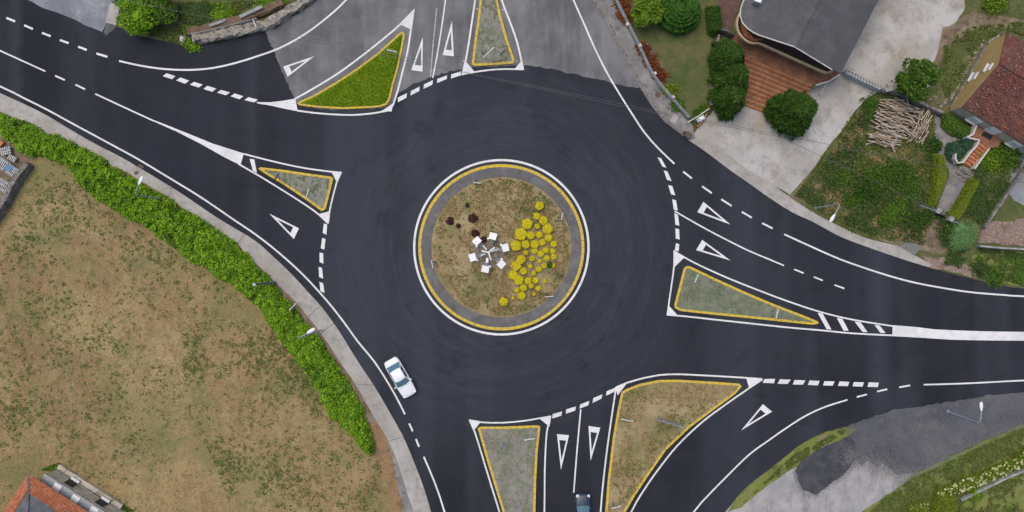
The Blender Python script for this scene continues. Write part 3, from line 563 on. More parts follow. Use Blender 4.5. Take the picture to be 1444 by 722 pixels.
# ---- splitter islands
ISL = {
 'w': ([(364.4, 238.2), (367.4, 236), (401, 239.7), (431.5, 244.3), (468, 249.3), (470.3, 252), (465, 274), (459.7, 295), (454, 298), (431.5, 281.6), (401, 261), (378, 247.3)], 'island_gravel'),
 'nw': ([(419.7, 146.3), (423, 149), (447.8, 152), (483, 154.2), (514, 153), (535, 151.5), (545.4, 148), (550.6, 140), (554.7, 121.4), (562, 96.5), (568, 67.4), (571.3, 49.7), (568.6, 45), (564, 46.6), (533, 74.7), (503.8, 96.5), (472.7, 117), (441.5, 135), (423, 143)], 'turf'),
 'n': ([(677, -48), (676.5, 0), (673, 30.5), (668.6, 61), (665.2, 91), (669.4, 93.3), (697.6, 92), (724.2, 90), (725.8, 85.4), (715.9, 56.4), (706.7, 23), (701.5, 0), (688, -48)], 'island_gravel'),
 'e': ([(962, 385), (964, 377.8), (967.8, 375), (972.7, 375.3), (1007.6, 392), (1046.4, 409.8), (1085.2, 426.3), (1110, 436), (1133, 444.8), (1152.8, 452.9), (1154, 456.3), (1144.7, 457.7), (1110, 454.2), (1065.8, 449.6), (1007.6, 443.8), (959, 438.5), (951.3, 434.5), (950.4, 430.2), (957.2, 404)], 'island_green'),
 's': ([(673.6, 603.6), (677.5, 601.2), (709, 601.2), (759, 599.3), (762, 601.2), (758, 639), (756, 678.3), (755, 722), (753, 845), (747, 845), (709, 722), (697.2, 684), (685.4, 645)], 'island_gravel'),
 'se': ([(876, 552.7), (882, 548.7), (902, 541), (928.9, 535.6), (955.6, 535.2), (1005.6, 538), (1042.3, 540.7), (1045.7, 544.4), (1035.6, 556), (1005.6, 577.8), (972.2, 602.8), (938.9, 634.5), (912.2, 672.9), (895.5, 697.9), (881.5, 722), (855, 775), (850, 775), (853, 722), (857, 674.5), (863.8, 617.8), (870.5, 577.8)], 'island_soil')}
ISLW = {}
for k_, (pp, mt) in ISL.items():
    p = m2(pp); kw_ = 3.4*px if k_ != 'nw' else 2.7*px
    struct(kerb_stones(p, kw_, 0, .16).build('kerb', 'kerb'))
    ii = inset(p, kw_-.01); ISLW[k_] = ii
    struct(MB().poly(ii, .13).build('traffic_island', mt))
# grass blades growing on the green island and on weedy ones
q = sample(inset(ISLW['nw'], .15), 15000); q = q[(q[:, 0] > W(436, 0)[0])]
P3 = np.column_stack([q, .15+RNG.uniform(0, .12, len(q))])
struct(MB().leaves(P3, .17, up=.3, aspect=1.4).build('grass', 'turf_blade'), 'stuff')
def weeds(poly, n, size, mat, thr, sc_, z0, name='weeds', off=0., up=.3, zf=None):
    q = sample(poly, n); q = q[nz(q, sc_, off)*.7+nz(q, sc_*4, off+3)*.5 > thr]
    z = np.array([zf(*p) for p in q]) if zf is not None and len(q) else z0
    P3 = np.column_stack([q, z+RNG.uniform(.02, .12, len(q))]); return struct(MB().leaves(P3, size, up=up, aspect=1.3).build(name, mat), 'stuff')
def tufts(poly, n, per, spread, size, mat, sc_=.12, bias=.0, off=0., z0=.06, zf=None, name='grass', h=.15, up=.5):
    q = sample(poly, n*3); p_ = np.clip((nz(q, sc_, off)+.4*nz(q, sc_*3.5, off+2)-bias)*2.2, 0.02, 1); q = q[RNG.random(len(q)) < p_][:n]
    rad = spread*RNG.uniform(.4, 1.5, len(q)); C = np.repeat(q, per, 0)+RNG.normal(size=(len(q)*per, 2))*np.repeat(rad, per)[:, None]
    ok = pip(C, poly); C = C[ok]; z = np.array([zf(*p) for p in C]) if zf is not None else z0
    P3 = np.column_stack([C, z+RNG.uniform(.01, h, len(C))]); return struct(MB().leaves(P3, size, up=up, aspect=1.3).build(name, mat), 'stuff')
c_in = circ(97, 40)
weeds(c_in, 16000, .14, 'dry_blade', .0, .5, .13, 'dry_grass', zf=mound)
tufts(c_in, 420, 9, .13, .11, 'grass_blade', sc_=.2, bias=-.15, off=5, zf=mound)
weeds(ISLW['se'], 6000, .13, 'dry_blade', .0, .5, .13, 'dry_grass', off=2); tufts(ISLW['se'], 130, 9, .13, .11, 'grass_blade', sc_=.2, bias=-.05, off=8, z0=.13)
for k_ in ('w', 'e', 's', 'n'): weeds(ISLW[k_], 2600, .11, 'weed_blade' if k_ in 'wen' else 'pale_weed', .1, .6, .13, 'weeds', off=ord(k_[0]), up=.6)

# ---- south-west side: pavement, verge, field
SWi = [(583, 721), (574, 694), (564, 661), (548, 621), (528, 588), (501, 541), (478, 508), (461, 481), (447, 462), (434, 446), (419, 427), (403, 411), (388, 398), (374, 383), (352, 364), (336, 344), (318, 331), (305, 322), (283, 308), (261, 295), (240, 279), (216, 265), (194, 252), (172, 239), (133, 226), (100, 210), (67, 192), (33, 175), (0, 157), (-150, 90), (-420, -15)]
so, si = smooth(m2(SWo[2:]), .8), smooth(m2([(634, 900), (610, 810)]+SWi), .8)
pav = struct(MB().prism(so+list(reversed(si)), 0, .13).build('pavement', 'concrete', origin=(0, 0, 0)))
for a, b in (((434, 447), (454, 430)), ((452, 470), (472, 455)), ((500, 541), (528, 543)), ((239, 278), (243, 263)), ((336, 344), (345, 330)), ((100, 211), (112, 190)), ((548, 622), (570, 615))):
    MB().ribbon(m2([a, b]), .06, .134).build('joint', 'apron', pav)
MB().poly(m2([(196.5, 231), (203.5, 235), (200, 239), (194, 236)]), ZM).build('drain_grate', 'rust', road)
MB().poly(m2([(190, 242), (196, 241), (196, 246), (190, 247)]), .136).build('drain_cover', 'rust', pav)
fieldp = si+m2([(-420, 1100), (640, 1100)])
struct(MB().poly(fieldp, .06).build('field', 'field', origin=(0, 0, 0)))
ver = [(318, 331), (352, 364), (374, 383), (403, 411), (434, 446), (461, 481), (501, 541), (528, 588), (548, 621), (564, 661), (574, 694), (583, 721), (612, 810), (585, 810), (556, 690), (545, 668), (532, 640), (520, 600), (500, 560), (470, 510), (440, 470), (400, 425), (365, 385), (320, 340)]
struct(MB().poly(organic(m2(ver), .5, .2), .085).build('verge', 'dirt', origin=(0, 0, 0)))
gs = [(525, 582), (538, 600), (550, 625), (564, 661), (574, 694), (583, 721), (600, 780), (590, 780), (572, 721), (562, 694), (550, 660), (536, 622), (522, 590)]
struct(MB().poly(organic(m2(gs), .5, .1), .10).build('gravel_strip', 'concrete_dark', origin=(0, 0, 0)))
# field grass
struct(MB().poly(organic(m2([(522, 592), (532, 590), (546, 622), (556, 655), (562, 690), (566, 722), (556, 722), (548, 684), (536, 668), (528, 640)]), .4, .15), .105).build('bare_bank', 'orange_soil'))
fp = m2([(70, 225), (110, 245), (140, 290), (240, 350), (330, 410), (400, 480), (450, 560), (530, 650), (560, 722), (590, 800), (-100, 800), (-100, 420), (0, 322)])
weeds(fp, 16000, .12, 'dry_blade', .05, .25, .06, 'dry_grass', up=.5)
tufts(fp, 1900, 8, .14, .12, 'grass_blade', sc_=.07, bias=-.02, off=11.3)
tufts(m2([(250, 420), (420, 480), (540, 660), (520, 720), (330, 720), (260, 560)]), 1150, 8, .15, .12, 'grass_blade', sc_=.12, bias=-.12, off=3.3)
tufts(m2([(60, 240), (240, 350), (330, 430), (330, 520), (150, 500), (0, 640), (0, 330)]), 420, 8, .14, .12, 'grass_blade', sc_=.12, bias=-.1, off=7.3)

# ---- north-east side
neo = NE[2:17]  # (812,-60) .. (1083,278)
pv = m2([(812, -60), (835, 0), (855, 32), (867, 55), (879, 77), (902, 123), (919, 150), (937, 172), (961, 190), (969, 197), (980, 196), (976, 176), (968, 170), (941, 137), (919, 109), (900, 70), (884, 39), (867, 4), (845, -60)])
pne = struct(MB().prism(pv, 0, .13).build('pavement', 'concrete_dark', origin=(0, 0, 0)))
MB().ribbon(smooth(m2([(816, -60), (838, 0), (857.5, 31), (870, 55), (882, 77), (904.5, 121), (921, 148), (939, 170), (961, 187)]), .8), .22, .0, z1=.145).build('kerb_edge', 'stone_grey', pne)
MB().disc(W(927.6, 134), .33, .136).build('manhole_cover', 'rust', pne)
MB().poly(m2([(950, 160), (957, 165), (951, 176), (944, 170)]), .137).build('concrete_patch', 'concrete', pne)
# kerb strip along the road further east
ks_o = [(969, 197), (989, 210), (1012, 227), (1029, 240), (1055, 258), (1083, 278), (1116, 299), (1146, 313), (1183, 333), (1216, 346), (1250, 358), (1283, 369), (1310, 377)]
ks_i = [(1312, 372), (1285, 358), (1266, 347), (1240, 341), (1216, 334), (1183, 319), (1150, 302), (1113, 278), (1083, 256), (1055, 240), (1029, 220), (1003, 202), (978, 190)]
struct(MB().prism(smooth(m2(ks_o), .8)+smooth(m2(ks_i), .8), 0, .12).build('pavement', 'concrete', origin=(0, 0, 0)))
dv = m2([(1188, 102), (1215, 113), (1240, 128), (1219, 142), (1205, 157), (1194, 176), (1169, 204), (1147, 237), (1128, 258), (1114, 275), (1083, 257), (1055, 241), (1029, 221), (1003, 203), (978, 191), (990, 170), (1000, 158), (1003, 120), (1053, 140), (1083, 160), (1125, 125), (1160, 116)])
struct(MB().poly(organic(dv, .5, .08), .07).build('driveway', 'drive', origin=(0, 0, 0)))
dv2 = m2([(1150, 90), (1194, 103), (1244, 128), (1262, 132), (1275, 140), (1318, 118), (1318, 92), (1330, 70), (1340, 40), (1362, 14), (1352, -40), (1350, -120), (1150, -120)])
struct(MB().poly(organic(dv2, .5, .3), .065).build('yard', 'drive', origin=(0, 0, 0)))
# front garden lawn and beds
lw = m2([(870, 4), (886, 38), (902, 68), (921, 107), (943, 135), (970, 167), (985, 172), (999, 150), (1002, 111), (1006, 83), (1010, 50), (1005, -60), (852, -60)])
struct(MB().poly(lw, .10).build('lawn', 'lawn', origin=(0, 0, 0)))
struct(MB().poly(organic(m2([(872, -40), (888, -40), (893, 22), (880, 24)]), .3, .1), .115).build('flower_bed', 'bark_soil'))
struct(MB().poly(organic(m2([(900, 56), (915, 62), (940, 100), (942, 112), (930, 118), (908, 84)]), .3, .15), .115).build('flower_bed', 'bark_soil'))
struct(MB().poly(m2([(1014, -60), (1040, -60), (1048, -5), (1034, 30), (1026, 52), (1013, 46), (1012, 10)]), .12).build('garden_path', tilemat('dusky_red_paving', (.125, .065, .055), (.10, .055, .05), (.06, .04, .035), .4, .4, R(20), patch=[((.17, .12, .10), 1.5, .5, .7, .7)])))
# east garden
struct(MB().poly(organic(m2([(1318, 160), (1336, 162), (1342, 175), (1350, 200), (1345, 225), (1368, 240), (1374, 250), (1337, 309), (1321, 294), (1338, 250), (1337, 238), (1322, 215), (1316, 190)]), .4, .12), .05).build('garden_path', 'concrete_dark', origin=(0, 0, 0)))
struct(MB().poly(m2([(1427, 225), (1470, 180), (1600, 200), (1600, 300), (1444, 290), (1430, 283), (1420, 270), (1424, 255)]), .05).build('driveway', 'drive_blue', origin=(0, 0, 0)))
struct(MB().poly(organic(m2([(1384, 322), (1402, 312), (1444, 308), (1600, 310), (1600, 350), (1444, 347), (1378, 343)]), .4, .2), .05).build('rubble_ground', 'rubble', origin=(0, 0, 0)))
struct(MB().poly(organic(m2([(1408, 275), (1426, 283), (1438, 300), (1432, 312), (1404, 312), (1402, 300)]), .4, .15), .06).build('lawn', 'lawn', origin=(0, 0, 0)))
struct(MB().poly(organic(m2([(1372, 360), (1444, 355), (1600, 360), (1600, 415), (1444, 404), (1420, 400), (1385, 391), (1368, 384)]), .4, .25), .045).build('verge', 'lawn2', origin=(0, 0, 0)))
struct(MB().poly(organic(m2([(1300, 362), (1330, 362), (1376, 380), (1382, 393), (1345, 386), (1312, 376)]), .4, .25), .05).build('verge', 'rubble', origin=(0, 0, 0)))
struct(MB().poly(organic(m2([(1225, 325), (1300, 318), (1306, 300), (1330, 312), (1345, 340), (1330, 358), (1290, 352), (1240, 338)]), .4, .3), .04).build('bare_patch', 'dirt', origin=(0, 0, 0)))
struct(MB().poly(organic(m2([(1330, 40), (1372, 18), (1444, 28), (1500, 30), (1500, 38), (1420, 38), (1375, 42), (1340, 60), (1322, 95), (1316, 90)]), .4, .25), .068).build('dirt_track', 'dirt', origin=(0, 0, 0)))
struct(MB().poly(organic(m2([(1134, 240), (1160, 235), (1178, 262), (1150, 290), (1122, 282)]), .4, .4), .03).build('bare_patch', 'dirt', origin=(0, 0, 0)))

# ---- south-east side
struct(MB().poly(organic(m2([(1263, 578), (1316, 570), (1366, 562), (1400, 556), (1444, 553), (1650, 546), (1650, 580), (1444, 596), (1412, 610), (1366, 630), (1330, 648), (1290, 666), (1263, 668), (1245, 652), (1237, 660), (1226, 648), (1215, 656), (1205, 648), (1196, 620), (1193, 602), (1233, 587)]), .3, .18, 1.2), .03).build('gravel_yard', 'gravel_dark', origin=(0, 0, 0)))
struct(MB().poly(organic(m2([(1121, 660), (1160, 640), (1205, 640), (1240, 650), (1263, 665), (1288, 667), (1262, 690), (1216, 722), (1150, 800), (960, 800), (1010, 738), (1040, 702), (1083, 678)]), .5, .15), .026).build('gravel_track', 'track', origin=(0, 0, 0)))
struct(MB().poly(organic(m2([(1200, 613), (1212, 643), (1190, 668), (1148, 699), (1132, 690), (1121, 665), (1133, 647), (1165, 628)]), .3, .15, 1.0), .04).build('tar_patch', 'tar', origin=(0, 0, 0)))
struct(MB().poly(organic(m2([(1192, 602), (1205, 606), (1192, 620), (1150, 640), (1122, 658), (1083, 684), (1045, 716), (1026, 722), (1039, 702), (1055, 685), (1083, 664), (1110, 642), (1133, 625), (1166, 609)]), .4, .1), .034).build('verge', 'lawn2', origin=(0, 0, 0)))
struct(MB().poly(organic(m2([(1288, 668), (1330, 650), (1366, 632), (1412, 612), (1444, 598), (1650, 582), (1650, 900), (1100, 900), (1160, 790), (1216, 722), (1262, 690)]), .4, .2), .032).build('grass_slope', 'lawn2', origin=(0, 0, 0)))
struct(MB().poly(organic(m2([(1155, 618), (1172, 612), (1176, 622), (1160, 632), (1152, 628)]), .3, .15), .042).build('bare_patch', 'rubble'))
for pts, wd_m, mt, n_ in (([(1196, 642), (1226, 652), (1245, 654), (1263, 668), (1290, 668)], 1.1, 'pale_grit', 3800), ([(1230, 640), (1250, 648), (1275, 660)], 1.6, 'dark_grit', 1500), ([(1121, 665), (1132, 690), (1148, 699), (1190, 668), (1212, 645)], .45, 'dark_grit', 1300), ([(1196, 606), (1212, 640)], .9, 'dark_grit', 700), ([(1262, 690), (1290, 668), (1330, 650), (1366, 632), (1412, 612), (1444, 598)], .5, 'pale_grit', 1600)):
    c_ = smooth(m2(pts), .3); ii_ = RNG.integers(0, len(c_), n_); q = np.array(c_)[ii_]+RNG.normal(size=(n_, 2))*wd_m*.5
    struct(MB().leaves(np.column_stack([q, .045+RNG.uniform(0, .02, n_)]), .07, up=.95).build('gravel', mt), 'stuff')
# ---- north-west side
struct(MB().poly(organic(m2([(-150, -120), (160, -120), (158, 2), (150, 32), (146, 46), (121, 36), (103, 27), (83, 19), (63, 12), (41, 1), (0, -19)]), .6, .08), .03).build('driveway', 'drive_blue', origin=(0, 0, 0)))
struct(MB().prism(m2([(156.5, 3), (170, 9), (164, 36), (149, 32)]), 0, .09).build('pavement', 'drive'))
struct(MB().poly(organic(m2([(174, 39), (190, 45), (246, 55), (275, 40), (340, 24), (375, 8), (420, -60), (180, -60), (172, 8)]), .5, .2), .025).build('grass_bank', 'ground', origin=(0, 0, 0)))
struct(MB().poly(organic(m2([(150, 32), (164, 37), (160, 43), (150, 50), (144, 45)]), .3, .1), .03).build('worn_patch', 'gravel_dark'))
for pp, n_, mt in (((([(174, 39), (190, 47), (246, 60), (282, 62), (275, 40), (230, 42)])), 1500, 'grass_blade'), (([(240, 5), (300, 0), (370, 2), (300, 30), (250, 45)]), 3500, 'grass_blade'),
                   ([(1288, 672), (1330, 655), (1412, 616), (1444, 602), (1444, 722), (1225, 722)], 9000, 'grass_blade'), ([(1045, 712), (1083, 678), (1190, 610), (1190, 604), (1120, 640)], 2500, 'grass_blade'),
                   ([(1120, 275), (1210, 150), (1318, 165), (1320, 300), (1290, 345), (1200, 330)], 15000, 'grass_blade'), ([(1375, 362), (1444, 358), (1444, 402), (1385, 388)], 4000, 'grass_blade'),
                   ([(1330, 110), (1345, 60), (1444, 45), (1444, 30), (1370, 38), (1330, 60)], 3500, 'grass_blade'), ([(1370, 230), (1420, 225), (1425, 260), (1385, 320), (1350, 310)], 4000, 'grass_blade')):
    weeds(m2(pp), n_, .17, mt, -.05, .4, .04, 'grass', off=n_*.01)

# ================================================================== PLANTS
def hedge(name, poly, h, n, leaf, mats, label, cat='hedge', rnd=.7, up=.45, group=None, irregular=.25, core=True, aspect=1.1):
    mb = MB(); q = sample(poly, n); d = edge_dist(q, poly)
    top = h*np.clip(d/rnd, .15, 1)**.5*(1+irregular*(nz(q, .6, 4)+1.3*nz(q, 1.9, 9)))
    z = top*np.where(RNG.random(n) < .75, RNG.uniform(.86, 1.04, n), RNG.uniform(.1, .9, n))
    if core:
        k = inset(poly, rnd*.5); mb.prism(k, 0, h*.55, 1)
    jit = RNG.normal(size=(n, 2))*leaf*.4
    P3 = np.column_stack([q+jit, z])
    if len(mats) > 2:
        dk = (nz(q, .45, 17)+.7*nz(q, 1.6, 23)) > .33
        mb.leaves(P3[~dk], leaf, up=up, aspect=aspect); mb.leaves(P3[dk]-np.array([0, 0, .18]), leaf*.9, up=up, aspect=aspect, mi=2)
    else: mb.leaves(P3, leaf, up=up, aspect=aspect)
    return tag(mb.build(name, mats), label, cat, group)
hp = m2([(-160, 92), (0, 160), (19, 167), (47, 180), (71, 189), (94, 196), (120, 210), (150, 228), (172, 241), (197, 257), (225, 270), (250, 290), (290, 314), (330, 338), (347, 358), (362, 374), (384, 396), (411, 430), (428, 450), (451, 476), (471, 506), (494, 542), (511, 578), (522, 604), (530, 641), (522, 640), (514, 634), (494, 611), (468, 584), (448, 548), (421, 508), (401, 481), (361, 430), (333, 404), (300, 384), (267, 364), (240, 344), (210, 321), (180, 304), (140, 284), (117, 264), (104, 240), (87, 231), (68, 221), (50, 222), (30, 214), (0, 182), (-160, 120)])
hedge('hedge', organic(hp, .4, .38, 1.1), 1.3, 52000, .21, ['hedge_leaf', 'hedge_core', 'mid_leaf'], 'long bright green leafy hedge between the curving pavement and the dry field', irregular=.34, up=.42)
def tree(loc, r, h, mat, label, cat='tree', n=3500, leaf=.28, trunk_h=None, name='tree', squash=.75, clumps=26, up=.35, rx=1, ry=1, rz=0):
    t = thing(name, loc, label, cat); mb = MB(); tz = trunk_h or h*.4
    mb.tube([(0, 0, 0), (.05, .03, tz*.5), (0, .1, tz), (.05, 0, h*.75)], [r*.09+.05, r*.075+.04, r*.06+.03, .03], 8, wob=.1)
    for k in range(6):
        a = k*PI/3+random.random(); mb.tube([(0, 0, tz*.7+k*.08), (math.cos(a)*r*.35, math.sin(a)*r*.35, tz+.2*h*.6), (math.cos(a)*r*.7, math.sin(a)*r*.7, tz+.35*h*.6)], [r*.04+.02, r*.03+.01, .01], 5)
    mb.build('trunk', 'bark', t, local=True)
    cz = (tz*.8+h)/2; hz = (h-tz*.8)/2; pts = []; ca, sa = math.cos(rz), math.sin(rz)
    for c in range(clumps):
        while True:
            p = RNG.uniform(-1, 1, 3)
            if .45 < np.linalg.norm(p) < .88: break
        cr_ = RNG.uniform(.26, .42); m_ = n//clumps
        d = RNG.normal(size=(m_, 3)); d /= np.linalg.norm(d, axis=1)[:, None]; d *= (RNG.random((m_, 1))**.4)*cr_
        pts.append(p+d)
    P_ = np.vstack(pts); X = P_[:, 0]*r*rx; Y = P_[:, 1]*r*ry; P_ = np.column_stack([X*ca-Y*sa, X*sa+Y*ca, P_[:, 2]*hz+cz])
    cb = MB().leaves(P_, leaf, up=up, aspect=1.2); cb.dome((0, 0, cz), r*.5*rx, r*.5*ry, hz*.55, lump=.2, down=1.4); cb.build('crown', mat, t, local=True)
    return t
def conifer(loc, r, h, mat, label, n=2600, leaf=.16, name='conifer', cat='conifer tree', flat=1.0, power=.8, aspect=3.2, rx=1, ry=1, rings=False):
    t = thing(name, loc, label, cat)
    MB().tube([(0, 0, 0), (0, 0, h*.9)], [.16, .03], 7, wob=.1).build('trunk', 'bark', t, local=True)
    u = RNG.random(n)**.8; th = RNG.uniform(0, 2*PI, n); zz = h*(.08+.9*(1-u)); rr = r*(1-((zz/h-.08)/.92)**1.3)**power
    if rings: rr = r*np.sqrt(np.clip(1-((zz/h-.08)/.92)**2, 0, 1)); rr = np.round(rr/(r/7))*(r/7)
    lob = 1+np.array([.20*mn.noise(Vector((math.cos(a)*1.3+loc[0], math.sin(a)*1.3+loc[1], z_*.4)))+.22*mn.noise(Vector((math.cos(a)*4.5+loc[0], math.sin(a)*4.5, z_*1.1))) for a, z_ in zip(th, zz)])*(.35 if rings else 1.25)
    rr = rr*lob*RNG.uniform(.80, 1.04, n)
    C = np.column_stack([rr*np.cos(th)*rx, rr*np.sin(th)*ry, zz]); D = np.column_stack([np.cos(th), np.sin(th), np.full(n, -.25)])
    if rings: D = np.column_stack([-np.sin(th), np.cos(th), np.zeros(n)])
    mb = MB().leaves(C, leaf, up=.45, aspect=aspect, dirs=D)
    vs = []; K = 12
    for j in range(9):
        z_ = h*(.08+.9*j/8); q_ = r*.72*(1-((z_/h-.08)/.92)**1.3)**power if not rings else r*.88*math.sqrt(max(0, 1-(j/8)**2)); q_ = max(q_, .02)
        for k in range(K): vs.append((q_*math.cos(2*PI*k/K)*rx, q_*math.sin(2*PI*k/K)*ry, z_-.1))
    mb.add(vs, [(j*K+k, j*K+(k+1) % K, (j+1)*K+(k+1) % K, (j+1)*K+k) for j in range(8) for k in range(K)]+[tuple(8*K+k for k in range(K))])
    mb.build('crown', mat, t, local=True)
    return t
def shrub(loc, r, h, mat, label, cat='shrub', n=500, leaf=.16, name='shrub', up=.4, core=None, lump=.14, group=None, spiky=False, wild=False):
    mb = MB(); d = RNG.normal(size=(n, 3)); d /= np.linalg.norm(d, axis=1)[:, None]; d[:, 2] = np.abs(d[:, 2]); 
    s_ = np.array([1+lump*2*mn.noise(Vector(p)*1.8+Vector((loc[0], loc[1], 0))) for p in d])
    q = d*((RNG.uniform(.35, 1.25, n) if wild else RNG.uniform(.82, 1.04, n))*s_)[:, None]
    ang = random.uniform(0, PI); ex = 1+(random.uniform(.05, .4) if wild else 0); ca, sa = math.cos(ang), math.sin(ang)
    X_, Y_ = q[:, 0]*r*ex, q[:, 1]*r/ex**.5; q = np.column_stack([X_*ca-Y_*sa, X_*sa+Y_*ca, q[:, 2]])/np.array([r, r, 1])
    P_ = np.column_stack([q[:, 0]*r, q[:, 1]*r, np.clip(q[:, 2], .02, 1.1)*h*.92+.03])
    mb.leaves(P_, leaf, up=up, aspect=3.0 if spiky else 1.1, dirs=d*1.0 if spiky else None)
    mb.dome((0, 0, 0), r*(.5 if wild else .88), r*(.5 if wild else .88), h*(.5 if wild else .84), nu=16, nv=6, mi=1 if core else 0, lump=lump, down=.02)
    o = mb.build(name, [mat, core] if core else [mat], local=True); o.location = loc
    return tag(o, label, cat, group)

# ---- golden shrubs of the central island
B = [(598, 86, 27), (581, 147, 22), (621, 174, 27), (523, 195, 33), (583, 209, 17), (646, 223, 32), (486, 255, 38), (545, 264, 25), (596, 259, 21), (652, 277, 24), (455, 325, 33), (514, 317, 26), (570, 315, 27), (614, 304, 21), (682, 314, 21), (514, 367, 16), (569, 355, 20), (636, 351, 19), (605, 373, 20), (675, 357, 18), (683, 391, 19), (641, 400, 19), (553, 402, 17), (599, 416, 12), (488, 407, 27), (458, 444, 31), (543, 448, 14), (626, 446, 16), (680, 444, 14), (594, 466, 18), (501, 477, 22), (562, 490, 16), (441, 501, 30), (474, 530, 30), (529, 535, 22), (575, 532, 20), (630, 538, 13), (548, 565, 17), (591, 580, 18), (501, 577, 22), (462, 591, 17), (491, 624, 25), (565, 615, 11), (439, 638, 11), (384, 659, 27)]
ORD = ['topmost', 'second from the top', 'third from the top', 'fourth from the top', 'fifth from the top', 'sixth from the top', 'seventh from the top', 'eighth from the top', 'ninth from the top', 'tenth from the top', 'eleventh from the top', 'twelfth from the top', 'thirteenth from the top', 'fourteenth from the top', 'fifteenth from the top', 'sixteenth from the top', 'seventeenth from the top', 'eighteenth from the top', 'nineteenth from the top', 'twentieth from the top', 'twenty-first from the top', 'twenty-second from the top']
protos = []
for i in range(4):
    mb = MB(); n = 900; d = RNG.normal(size=(n, 3)); d /= np.linalg.norm(d, axis=1)[:, None]; d[:, 2] = np.abs(d[:, 2])
    # clipped drum with a nearly flat, slightly domed top
    rho = np.sqrt(RNG.random(n)); th = RNG.uniform(0, 2*PI, n); side = RNG.random(n) < .3
    rr = np.where(side, RNG.uniform(.92, .99, n), rho*.93); z = np.where(side, RNG.uniform(.15, .85, n), .95+.12*(1-rho**2)+RNG.uniform(-.05, .03, n))
    lob = np.array([1+.09*mn.noise(Vector((math.cos(a)*1.3, math.sin(a)*1.3, i*7))) for a in th])
    lob = lob*(1+.06*np.sin(th*5+i*2))
    hole = np.array([mn.noise(Vector((a*2.3+i*9, b*2.3, 3))) for a, b in zip(rr*np.cos(th), rr*np.sin(th))]) < .30
    P_ = np.column_stack([rr*np.cos(th)*lob, rr*np.sin(th)*lob, z])[hole]
    mb.leaves(P_, .13, up=.6, aspect=1.0)
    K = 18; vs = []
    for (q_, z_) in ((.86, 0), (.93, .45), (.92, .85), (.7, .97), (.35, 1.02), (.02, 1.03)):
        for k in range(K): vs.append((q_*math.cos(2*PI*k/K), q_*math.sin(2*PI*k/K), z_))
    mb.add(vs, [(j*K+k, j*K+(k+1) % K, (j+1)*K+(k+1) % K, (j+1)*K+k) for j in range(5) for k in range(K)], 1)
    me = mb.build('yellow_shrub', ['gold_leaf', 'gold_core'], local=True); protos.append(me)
cols = {0: [], 1: [], 2: []}
for b in sorted(B, key=lambda b: b[1]): cols[0 if b[0] < 510 else 1 if b[0] < 600 else 2].append(b)
used = set(); idx = 0
for ci, lst in cols.items():
    for k, (bx, by, br) in enumerate(lst):
        hh = .55 if br > 22 else .42 if br > 15 else .3
        wx, wy, _ = W(620+bx/4.245, 270+by/4.245, .9); z0 = mound(wx, wy)-.03; rad = br/4.245/PXM*.97
        sz = 'large' if br > 25 else 'medium' if br > 16 else 'small'
        green = (bx, by) in ((680, 444), (646, 223))
        lab = '%s %s shrub, %s in the %s of its bed' % (sz, 'yellow and green' if green else 'yellow', ORD[k], ('left third', 'middle third', 'right third')[ci])
        vi = idx % 4; idx += 1; src = protos[vi]
        o = src if vi not in used else src.copy()
        if vi in used: COL.objects.link(o)
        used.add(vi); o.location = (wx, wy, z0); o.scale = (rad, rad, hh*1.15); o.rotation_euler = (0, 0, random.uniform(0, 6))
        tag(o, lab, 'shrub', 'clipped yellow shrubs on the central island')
# green weeds growing through the bed
for (bx, by, br, lb) in ((662, 440, 18, 'low green weedy clump among the yellow shrubs at the right of the bed'), (655, 240, 10, 'tiny green sprout beside the large shrub at the upper right of the yellow bed'), (393, 640, 8, 'tiny green sprout behind the lone yellow shrub below the bed')):
    wx, wy, _ = W(620+bx/4.245, 270+by/4.245, .8); shrub((wx, wy, mound(wx, wy)-.02), br/4.245/PXM, .6, 'tree_leaf', lb, 'weed clump', n=160, leaf=.12, name='weed_clump')
for (bx, by, br, lb) in ((199, 160, 31, 'largest dark purple round shrub on the dry island grass'), (61, 177, 24, 'dark purple round shrub at the left edge of the dark group'), (111, 204, 14, 'small dark purple shrub just right of the leftmost purple one'), (164, 80, 12, 'smallest and topmost dark purple shrub on the island'), (214, 250, 25, 'dark purple shrub touching the upper left white panel of the sculpture'), (262, 288, 19, 'low dark purple shrub tucked under the white sculpture panels')):
    wx, wy, _ = W(620+bx/4.245, 270+by/4.245, .9); shrub((wx, wy, mound(wx, wy)-.02), br/4.245/PXM*.95, .55, 'plum_leaf', lb, n=420, leaf=.10, name='purple_shrub', group='dark purple shrubs on the central island')

# ---- sculpture in the middle of the island
sx, sy, _ = W(689.5, 356, 1.0); sz0 = mound(sx, sy)-.05
scu = thing('sculpture', (sx, sy, sz0), 'white metal sculpture of six tilted square panels ringed around a three armed centre', 'sculpture')
MB().prism([(1.75*math.cos(a)*(1+.08*math.sin(3*a)), 1.75*math.sin(a)*(1+.08*math.cos(2*a))) for a in [2*PI*k/24 for k in range(24)]], 0, .10).build('base', pmat('stained_concrete_base', (.20, .165, .13), [((.28, .25, .22), 1.5, .45, .65), ((.11, .08, .06), 2.5, .5, .7)]), scu, local=True)
sps = [(357-310, 365-183, -8), (178-310, 365-237, 40), (497-310, 365-312, -72+90), (130-310, 365-420, -72+90-8), (272-310, 365-552, -6), (453-310, 365-498, 40)]
f8 = 1/8.02/PXM
yb = MB()
for (ex, ey) in ((375-310, 365-310), (232-310, 365-347), (338-310, 365-450)):
    yb.tube([(0, 0, 1.75), (ex*f8, ey*f8, 1.6)], .085, 8)
yb.tube([(0, 0, .05), (0, 0, 1.8)], [.09, .08], 10); yb.build('three_armed_post', 'white_metal', scu, local=True)
